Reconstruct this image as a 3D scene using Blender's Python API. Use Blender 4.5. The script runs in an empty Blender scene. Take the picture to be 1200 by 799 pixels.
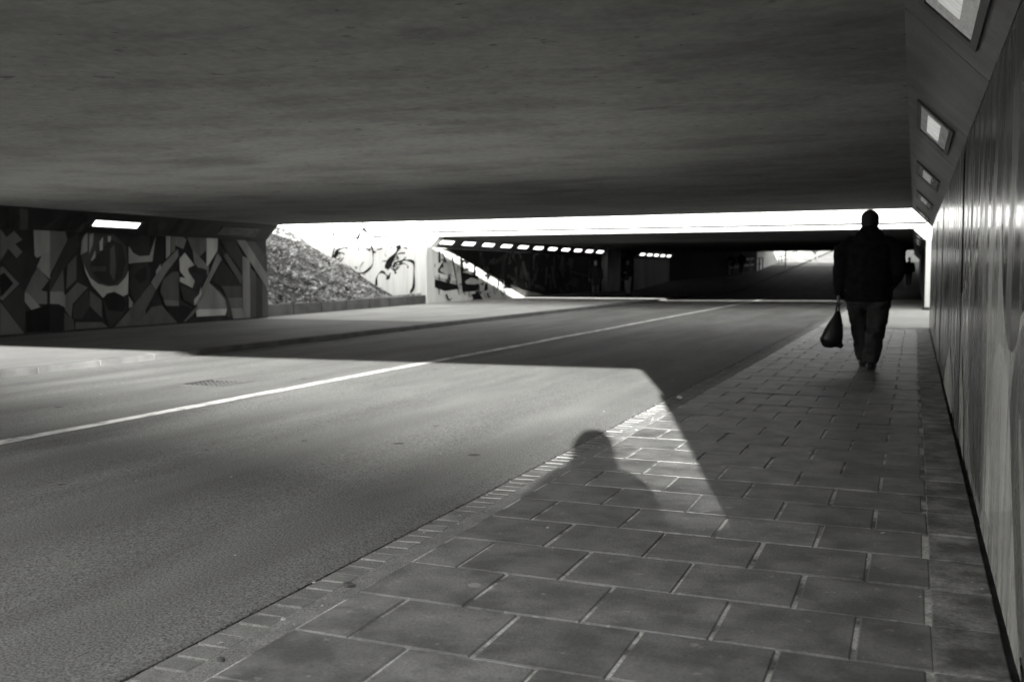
import bpy, bmesh, math, random
from mathutils import Vector, Matrix, noise
random.seed(7)
S = bpy.context.scene
COL = S.collection
R = math.radians

# ---------------------------------------------------------------- camera, light, exposure
CAM_H = 1.15
cd = bpy.data.cameras.new('camera')
cam = bpy.data.objects.new('camera', cd); COL.objects.link(cam)
cam.location = (0, 0, CAM_H)
_yaw, _pitch, _roll = R(22.137), R(3.993), R(-0.12)
cam.rotation_mode = 'XYZ'
cam.rotation_euler = (Matrix.Rotation(_yaw, 3, 'Z') @ Matrix.Rotation(R(90) - _pitch, 3, 'X') @ Matrix.Rotation(_roll, 3, 'Z')).to_euler()
cd.sensor_width = 36; cd.lens = 34.74
cd.clip_start = 0.05; cd.clip_end = 3000
cd.dof.use_dof = True; cd.dof.focus_distance = 4.6; cd.dof.aperture_fstop = 3.2
S.camera = cam

SUN_EL, SUN_AZ = R(13.6), R(17.5)          # azimuth: behind the camera, to its right
sun_dir = Vector((math.sin(SUN_AZ) * math.cos(SUN_EL), -math.cos(SUN_AZ) * math.cos(SUN_EL), math.sin(SUN_EL)))
w = bpy.data.worlds.new('World'); S.world = w; w.use_nodes = True
nt = w.node_tree; nt.nodes.clear()
sky = nt.nodes.new('ShaderNodeTexSky'); sky.sky_type = 'NISHITA'; sky.sun_disc = False
sky.sun_elevation = SUN_EL; sky.sun_rotation = math.pi - SUN_AZ
bw = nt.nodes.new('ShaderNodeRGBToBW'); tint = nt.nodes.new('ShaderNodeMix'); tint.data_type = 'RGBA'; tint.blend_type = 'MULTIPLY'
tint.inputs[0].default_value = 1; tint.inputs[7].default_value = (1, 1, 0.985, 1)
bg = nt.nodes.new('ShaderNodeBackground'); bg.inputs[1].default_value = 0.115
wo = nt.nodes.new('ShaderNodeOutputWorld')
nt.links.new(sky.outputs[0], bw.inputs[0]); nt.links.new(bw.outputs[0], tint.inputs[6])
nt.links.new(tint.outputs[2], bg.inputs[0]); nt.links.new(bg.outputs[0], wo.inputs[0])
sl = bpy.data.lights.new('sun', 'SUN'); sl.energy = 5.0; sl.angle = R(0.53); sl.color = (1, 0.995, 0.975)
so = bpy.data.objects.new('sun', sl); COL.objects.link(so)
so.rotation_euler = sun_dir.to_track_quat('Z', 'Y').to_euler(); so.location = sun_dir * 60

S.view_settings.view_transform = 'Standard'; S.view_settings.look = 'None'
S.view_settings.gamma = 1; S.view_settings.use_curve_mapping = False
S.view_settings.exposure = 3.22
S.render.engine = 'CYCLES'
S.cycles.use_denoising = True
S.cycles.max_bounces = 10; S.cycles.diffuse_bounces = 7; S.cycles.sample_clamp_indirect = 6

# ---------------------------------------------------------------- materials
def grey(g): return (g, g, g * 0.98, 1)
def mat(name, c1, c2=None, scale=4, rough=0.8, spec=0.4, stretch=(1, 1, 1), bump=0, bscale=80, ramp=(0.3, 0.7), detail=6,
        speck=None, spots=None, rnd=0.0, coord='Object', bstretch=None, attr=None, metal=0, emit=None, coat=0, blotch=None, rvar=None):
    m = bpy.data.materials.new(name); m.use_nodes = True
    n = m.node_tree.nodes; L = m.node_tree.links; b = n['Principled BSDF']
    b.inputs['Roughness'].default_value = rough; b.inputs['Specular IOR Level'].default_value = spec; b.inputs['Metallic'].default_value = metal
    if coat: b.inputs['Coat Weight'].default_value = coat; b.inputs['Coat Roughness'].default_value = 0.115
    if coord == 'World': co = n.new('ShaderNodeNewGeometry').outputs['Position']
    else: co = n.new('ShaderNodeTexCoord').outputs['Object']
    def mapped(s):
        mp = n.new('ShaderNodeMapping'); mp.inputs['Scale'].default_value = s; L.new(co, mp.inputs[0]); return mp.outputs[0]
    def noise(sc, s=(1, 1, 1), det=6, r=0.55):
        t = n.new('ShaderNodeTexNoise'); t.inputs['Scale'].default_value = sc; t.inputs['Detail'].default_value = det; t.inputs['Roughness'].default_value = r
        L.new(mapped(s), t.inputs['Vector']); return t.outputs[0]
    def ramp_(f, a, b_, ca, cb):
        r = n.new('ShaderNodeValToRGB'); e = r.color_ramp.elements
        e[0].position = a; e[1].position = b_; e[0].color = grey(ca) if not isinstance(ca, tuple) else ca; e[1].color = grey(cb) if not isinstance(cb, tuple) else cb
        L.new(f, r.inputs[0]); return r.outputs[0]
    def mult(a, b_, f=1.0, mode='MULTIPLY'):
        x = n.new('ShaderNodeMix'); x.data_type = 'RGBA'; x.blend_type = mode
        if isinstance(f, float): x.inputs[0].default_value = f
        else: L.new(f, x.inputs[0])
        L.new(a, x.inputs[6]); L.new(b_, x.inputs[7]); return x.outputs[2]
    if attr:
        a = n.new('ShaderNodeAttribute'); a.attribute_name = attr
        col = mult(a.outputs['Color'], ramp_(noise(scale, stretch, detail), ramp[0], ramp[1], c1, c2))
    elif c2 is None:
        x = n.new('ShaderNodeRGB'); x.outputs[0].default_value = grey(c1); col = x.outputs[0]
    else:
        col = ramp_(noise(scale, stretch, detail), ramp[0], ramp[1], c1, c2)
    if speck:                               # (scale, lo, hi) multiplies fine grain
        col = mult(col, ramp_(noise(speck[0], (1, 1, 1), 2, 0.7), 0.3, 0.7, speck[1], speck[2]))
    if spots:                               # list of (scale, threshold, value, strength): round marks
        for sc, th, val, st in spots:
            v = n.new('ShaderNodeTexVoronoi'); v.inputs['Scale'].default_value = sc; v.inputs['Randomness'].default_value = 1
            L.new(mapped((1, 1, 0.01)), v.inputs['Vector'])
            d = n.new('ShaderNodeMath'); d.operation = 'MULTIPLY_ADD'
            L.new(noise(sc * 6), d.inputs[0]); d.inputs[1].default_value = th * 0.9; L.new(v.outputs['Distance'], d.inputs[2])
            k = ramp_(d.outputs[0], th * 1.35, th * 1.6, (st, st, st, 1), (0, 0, 0, 1))
            keep = n.new('ShaderNodeSeparateColor'); L.new(v.outputs['Color'], keep.inputs[0])
            g = n.new('ShaderNodeMath'); g.operation = 'GREATER_THAN'; L.new(keep.outputs[0], g.inputs[0]); g.inputs[1].default_value = 0.55
            mm = n.new('ShaderNodeMath'); mm.operation = 'MULTIPLY'; L.new(k, mm.inputs[0]); L.new(g.outputs[0], mm.inputs[1])
            c = n.new('ShaderNodeRGB'); c.outputs[0].default_value = grey(val)
            col = mult(col, c.outputs[0], mm.outputs[0], 'MIX')
    if blotch:                              # soft-edged stains: (scale, stretch, from, to, value, strength)
        for sc, sts, lo_, hi_, val, st in blotch:
            k = ramp_(noise(sc, sts, 5, 0.6), lo_, hi_, (0, 0, 0, 1), (st, st, st, 1))
            c = n.new('ShaderNodeRGB'); c.outputs[0].default_value = grey(val)
            col = mult(col, c.outputs[0], k, 'MIX')
    if rvar:
        L.new(ramp_(noise(rvar[0], rvar[1], 6, 0.6), 0.35, 0.65, (rvar[2],) * 3 + (1,), (rvar[3],) * 3 + (1,)), b.inputs['Roughness'])
    if rnd:
        oi = n.new('ShaderNodeObjectInfo')
        mr = n.new('ShaderNodeMapRange'); mr.inputs[3].default_value = 1 - rnd; mr.inputs[4].default_value = 1 + rnd
        L.new(oi.outputs['Random'], mr.inputs[0])
        cc = n.new('ShaderNodeCombineColor')
        for i in range(3): L.new(mr.outputs[0], cc.inputs[i])
        col = mult(col, cc.outputs[0])
    L.new(col, b.inputs['Base Color'])
    if bump:
        bp = n.new('ShaderNodeBump'); bp.inputs['Strength'].default_value = bump; bp.inputs['Distance'].default_value = 0.01
        L.new(noise(bscale, bstretch or (1, 1, 1), 4, 0.6), bp.inputs['Height']); L.new(bp.outputs[0], b.inputs['Normal'])
    if emit:
        b.inputs['Emission Color'].default_value = (1, 1, 0.96, 1); b.inputs['Emission Strength'].default_value = emit
    return m

M = dict(
 asphalt=mat('asphalt', 0.086, 0.142, 1.3, 0.85, 0.08, (1.2, 0.22, 1), 0.45, 190, (0.3, 0.7), speck=(105, 0.38, 1.8), spots=[(1.3, 0.05, 0.03, 0.8), (2.1, 0.05, 0.035, 0.7), (4.3, 0.035, 0.035, 0.7), (4.7, 0.03, 0.5, 0.8)], blotch=[(0.5, (1.5, 0.3, 1), 0.56, 0.7, 0.05, 0.35), (0.9, (1, 0.4, 1), 0.60, 0.72, 0.2, 0.25), (7.0, (1, 1, 1), 0.70, 0.75, 0.025, 0.7)]),
 asphalt_shade=mat('asphalt_shade', 0.028, 0.045, 1.3, 0.85, 0.05, (1.2, 0.22, 1), 0.4, 190, speck=(105, 0.5, 1.6)),  # shade beneath the far bridge is put into this colour
 road_paint=mat('road_paint', 0.24, 0.58, 9, 0.7, 0.3, (1, 0.5, 1), 0.3, 200, (0.36, 0.56), speck=(160, 0.7, 1.2)),
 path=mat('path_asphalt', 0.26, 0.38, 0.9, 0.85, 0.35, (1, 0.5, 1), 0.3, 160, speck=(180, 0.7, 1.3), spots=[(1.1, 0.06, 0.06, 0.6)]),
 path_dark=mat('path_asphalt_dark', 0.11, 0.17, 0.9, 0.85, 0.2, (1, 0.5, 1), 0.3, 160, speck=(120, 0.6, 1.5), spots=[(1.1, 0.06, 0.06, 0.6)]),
 slab=mat('slab_concrete', 0.072, 0.150, 5.0, 0.60, 0.45, (1, 1, 1), 0.35, 90, (0.38, 0.62), 12, speck=(75, 0.80, 1.24), spots=[(2.3, 0.055, 0.30, 0.7), (5.3, 0.04, 0.26, 0.6), (3.7, 0.05, 0.045, 0.5), (9.0, 0.03, 0.3, 0.5)], blotch=[(2.0, (1, 1, 1), 0.55, 0.70, 0.05, 0.28), (7.0, (1, 1, 1), 0.57, 0.66, 0.2, 0.35), (11.0, (1, 1, 1), 0.58, 0.66, 0.05, 0.35), (14, (1, 1, 1), 0.64, 0.70, 0.30, 0.5), (22, (1, 1, 1), 0.66, 0.70, 0.03, 0.5)], rnd=0.2, coord='World'),
 slab_rough=mat('slab_rough', 0.07, 0.27, 5.5, 0.75, 0.4, (1, 1, 1), 0.4, 90, (0.40, 0.74), 9, speck=(60, 0.7, 1.4), blotch=[(3.0, (1, 1, 1), 0.56, 0.66, 0.34, 0.5), (9, (1, 1, 1), 0.60, 0.7, 0.03, 0.6)], rnd=0.15, coord='World'),
 mortar=mat('mortar', 0.12, 0.50, 5, 0.9, 0.2, (1, 1, 1), 0.5, 200, (0.40, 0.56), speck=(90, 0.6, 1.3)),
 mortar_grit=mat('mortar_grit', 0.13, 0.205, 7, 0.9, 0.3, (1, 1, 1), 0.7, 170, speck=(120, 0.5, 1.6)),
 brick=mat('gutter_brick', 0.125, 0.19, 9, 0.85, 0.25, (1, 1, 1), 0.4, 140, speck=(150, 0.65, 1.35), rnd=0.15, coord='World'),
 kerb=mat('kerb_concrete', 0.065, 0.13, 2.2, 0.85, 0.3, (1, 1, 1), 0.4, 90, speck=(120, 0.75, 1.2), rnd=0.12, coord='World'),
 ceiling=mat('ceiling_concrete', 0.28, 0.385, 1.1, 0.85, 0.2, (0.8, 1.3, 1), 0.6, 26, (0.34, 0.56), 12, speck=(11, 0.86, 1.12), blotch=[(0.55, (0.45, 1.1, 1), 0.56, 0.70, 0.10, 0.55), (2.2, (0.5, 1.3, 1), 0.62, 0.72, 0.11, 0.5), (5.0, (0.7, 1, 1), 0.66, 0.72, 0.07, 0.7), (11.0, (0.9, 1, 1), 0.66, 0.71, 0.06, 0.6), (1.0, (0.5, 1.2, 1), 0.66, 0.8, 0.5, 0.35)], spots=[(2.9, 0.05, 0.06, 0.8)], bstretch=(0.6, 1.6, 1)),
 concrete=mat('wall_concrete', 0.22, 0.36, 1.2, 0.85, 0.3, (1, 1, 0.4), 0.3, 40, speck=(90, 0.85, 1.1)),
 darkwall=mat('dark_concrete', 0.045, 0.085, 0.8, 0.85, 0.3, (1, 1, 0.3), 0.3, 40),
 whitewall=mat('white_paint', 0.52, 0.70, 1.4, 0.7, 0.4, (3, 3, 0.25), 0.15, 40, (0.25, 0.6), speck=(60, 0.93, 1.04)),
 fascia=mat('fascia_concrete', 0.20, 0.26, 1.4, 0.8, 0.3, (3, 3, 0.25), 0.15, 40, (0.25, 0.6)),
 leftpaint=mat('mural_base_paint', 0.022, 0.04, 2.0, 0.85, 0.1, (1, 1, 0.4), 0.1, 60),
 paint=mat('mural_paint', 0.72, 1.12, 2.6, 0.85, 0.1, (1, 1, 0.35), 0.12, 70, (0.3, 0.7), attr='paint'),
 glosspaint=mat('gloss_mural_paint', 0.72, 1.16, 6.0, 0.2, 0.5, (1, 1.2, 0.05), 0.09, 40, (0.34, 0.64), 8, attr='paint', bstretch=(1, 1, 0.12), speck=(26, 0.84, 1.14), rvar=(3.0, (1, 1.5, 0.25), 0.13, 0.38), blotch=[(5.0, (1, 1, 0.2), 0.62, 0.72, 0.35, 0.25), (8.0, (1, 1, 0.5), 0.66, 0.74, 0.03, 0.5)]),
 glosswall=mat('gloss_wall_paint', 0.022, 0.075, 7.0, 0.2, 0.5, (1, 1.2, 0.05), 0.09, 40, (0.34, 0.64), 8, bstretch=(1, 1, 0.12), speck=(26, 0.8, 1.2), coord='World', rvar=(3.0, (1, 1.5, 0.25), 0.13, 0.38), blotch=[(5.0, (1, 1, 0.2), 0.60, 0.72, 0.2, 0.35)]),
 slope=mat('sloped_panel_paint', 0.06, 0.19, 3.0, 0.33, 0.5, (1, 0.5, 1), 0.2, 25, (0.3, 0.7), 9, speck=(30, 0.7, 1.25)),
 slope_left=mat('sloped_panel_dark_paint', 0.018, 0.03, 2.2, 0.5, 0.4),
 frame=mat('lamp_frame_metal', 0.04, 0.10, 12, 0.4, 0.5, metal=0.2),
 lampglass=mat('lamp_glass_dim', 0.12, 0.34, 9, 0.16, 0.6, (1, 3, 1), 0.5, 18, coat=0.5, emit=0.010),
 lamptube=mat('lamp_tube_dim', 0.3, 0.7, 9, 0.25, 0.5, (3, 1, 1), emit=0.04),
 lampglass_low=mat('lamp_glass_grey', 0.08, 0.24, 9, 0.16, 0.6, (1, 3, 1), 0.5, 18, coat=0.5, emit=0.003),
 lamptube_low=mat('lamp_tube_grey', 0.2, 0.6, 9, 0.25, 0.5, (3, 1, 1), emit=0.012),
 deep_shade=mat('deep_shade_grey', 0.030, 0.046, 0.8, 0.95, 0.03, (1, 1, 0.3)),  # deep shade painted in as a near-black tone
 lampon=mat('lamp_glass_lit', 0.8, 0.85, 4, 0.3, 0.5, emit=0.45),
 lampoff=mat('lamp_glass_off', 0.10, 0.16, 6, 0.25, 0.5, emit=None),
 black_line=mat('spray_black', 0.008, 0.02, 9, 0.9, 0.05),
 grey_spray=mat('spray_grey', 0.07, 0.13, 3, 0.9, 0.05),
 soil=mat('soil', 0.03, 0.07, 6, 0.95, 0.1, bump=0.6, bscale=40),
 leaf=mat('leaf_cover', 0.13, 0.52, 9, 0.5, 0.35, (1, 1, 1), 0, 80, (0.38, 0.64), coord='World'),
 grass=mat('grass_ground', 0.05, 0.10, 1.6, 0.95, 0.2, bump=0.6, bscale=30),
 jacket=mat('jacket_cloth', 0.010, 0.018, 14, 0.9, 0.15, bump=0.3, bscale=60),
 trousers=mat('trouser_cloth', 0.05, 0.085, 10, 0.9, 0.15, (1, 1, 0.5), 0.4, 35),
 trousers_dark=mat('dark_trouser_cloth', 0.025, 0.05, 10, 0.9, 0.15, (1, 1, 0.5), 0.4, 35),
 trousers_man=mat('creased_trouser_cloth', 0.035, 0.075, 7, 0.9, 0.15, (1, 1, 0.6), 0.5, 30),
 trousers_pale=mat('pale_trouser_cloth', 0.14, 0.2, 10, 0.9, 0.15, (1, 1, 0.5), 0.4, 35),
 shoe=mat('shoe_leather', 0.015, 0.03, 20, 0.5, 0.4),
 sole=mat('shoe_sole', 0.06, 0.1, 20, 0.8, 0.3),
 skin=mat('skin', 0.20, 0.26, 20, 0.55, 0.4),
 hair=mat('hair', 0.015, 0.03, 60, 0.6, 0.3, (1, 1, 0.2)),
 bag=mat('bag_plastic', 0.008, 0.018, 12, 0.38, 0.45, bump=0.7, bscale=14),
 litter=mat('litter_paper', 0.6, 0.8, 20, 0.7, 0.3),
 deadleaf=mat('dead_leaf', 0.03, 0.08, 60, 0.7, 0.3),
 iron=mat('cast_iron', 0.03, 0.07, 30, 0.6, 0.5, bump=0.3, bscale=120, metal=0.4),
 rail=mat('rail_steel', 0.05, 0.08, 20, 0.5, 0.5, metal=0.4),
 window=mat('window_glass', 0.03, 0.05, 3, 0.1, 0.5),
 facade=mat('facade_brick', 0.18, 0.26, 3, 0.85, 0.3),
)

# ---------------------------------------------------------------- helpers
def tag(o, label=None, cat=None, group=None, kind=None):
    if label: o['label'] = label
    if cat: o['category'] = cat
    if group: o['group'] = group
    if kind: o['kind'] = kind
    return o
def link(name, me, parent=None, loc=None, rot=None):
    o = bpy.data.objects.new(name, me); COL.objects.link(o)
    if parent: o.parent = parent
    if loc: o.location = loc
    if rot: o.rotation_euler = rot
    return o
def empty(name, loc=(0, 0, 0), rz=0):
    o = bpy.data.objects.new(name, None); COL.objects.link(o); o.location = loc; o.rotation_euler = (0, 0, rz); return o
def mesh_of(name, bm, m, smooth=False):
    me = bpy.data.meshes.new(name); bm.normal_update(); bm.to_mesh(me); bm.free()
    if m is not None: me.materials.append(m)
    if smooth:
        for p in me.polygons: p.use_smooth = True
    return me
def build(name, bm, m, parent=None, loc=None, rot=None, smooth=False, kind=None):
    o = link(name, mesh_of(name, bm, m, smooth), parent, loc, rot)
    if kind: o['kind'] = kind
    return o
def box(bm, x0, x1, y0, y1, z0, z1):
    v = [bm.verts.new(c) for c in ((x0,y0,z0),(x1,y0,z0),(x1,y1,z0),(x0,y1,z0),(x0,y0,z1),(x1,y0,z1),(x1,y1,z1),(x0,y1,z1))]
    for f in ((0,3,2,1),(4,5,6,7),(0,1,5,4),(1,2,6,5),(2,3,7,6),(3,0,4,7)): bm.faces.new([v[i] for i in f])
    return v
def boxm(*a):
    bm = bmesh.new(); box(bm, *a); return bm
def bevbox(x0, x1, y0, y1, z0, z1, b=0.01):
    bm = boxm(x0, x1, y0, y1, z0, z1)
    bmesh.ops.bevel(bm, geom=list(bm.edges), offset=b, segments=1, affect='EDGES'); return bm
def prism(bm, prof, y0, y1, skew=0.0):
    """profile of (x, z) pushed along Y; the far end may be skewed with X"""
    a = [bm.verts.new((x, y0, z)) for x, z in prof]; b = [bm.verts.new((x, y1 + skew * x, z)) for x, z in prof]
    n = len(prof)
    bm.faces.new(a[::-1]); bm.faces.new(b)
    for i in range(n): bm.faces.new((a[i], a[(i+1) % n], b[(i+1) % n], b[i]))
    bmesh.ops.recalc_face_normals(bm, faces=list(bm.faces))
def lin(g):
    g /= 255.0
    return g / 12.92 if g <= 0.04045 else ((g + 0.055) / 1.055) ** 2.4
def mural(name, polys, place, m, parent, gain, step=0.0004, lift=0.002):
    """flat painted shapes, one thin sheet over the other, each with its own paint colour"""
    verts, faces, cols = [], [], []
    for k, (g, pts) in enumerate(polys):
        i0 = len(verts); off = lift + step * k
        verts += [place(a, b, off) for a, b in pts]; faces.append(tuple(range(i0, i0 + len(pts))))
        cols.append(max(0.006, min(0.85, lin(g) * gain)))
    me = bpy.data.meshes.new(name); me.from_pydata(verts, [], faces); me.materials.append(m)
    ca = me.color_attributes.new('paint', 'FLOAT_COLOR', 'CORNER')
    for p, c in zip(me.polygons, cols):
        for li in p.loop_indices: ca.data[li].color = (c, c, c * 0.98, 1)
    return link(name, me, parent)
def stroke(pts, wdt, n=5):
    """a ribbon outline (list of quads) along a smoothed path, in the plane of the two coordinates given"""
    P = [Vector(p) for p in pts]; Q = []
    for i in range(len(P) - 1):
        p0 = P[max(i-1, 0)]; p1 = P[i]; p2 = P[i+1]; p3 = P[min(i+2, len(P)-1)]
        for t in range(n):
            t /= n
            Q.append(0.5 * ((2*p1) + (p2-p0)*t + (2*p0-5*p1+4*p2-p3)*t*t + (3*p1-p0-3*p2+p3)*t**3))
    Q.append(P[-1]); out = []
    for i, q in enumerate(Q):
        d = (Q[min(i+1, len(Q)-1)] - Q[max(i-1, 0)])
        if d.length < 1e-6: d = Vector((1, 0))
        d.normalize(); nrm = Vector((-d.y, d.x)); k = 0.5 * wdt * (0.75 + 0.45 * math.sin(2.1 * i / n + 1))
        out.append((q + nrm * k, q - nrm * k))
    return out
def strokes(name, lst, place, m, parent):
    for k, (wdt, pts) in enumerate(lst):
        bm = bmesh.new(); rb = stroke(pts, wdt); pr = None
        for a, b in rb:
            cu = (bm.verts.new(place(a.x, a.y, 0.003 + 0.0006 * k)), bm.verts.new(place(b.x, b.y, 0.003 + 0.0006 * k)))
            if pr: bm.faces.new((pr[0], pr[1], cu[1], cu[0]))
            pr = cu
        build(name, bm, m, parent)

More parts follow.
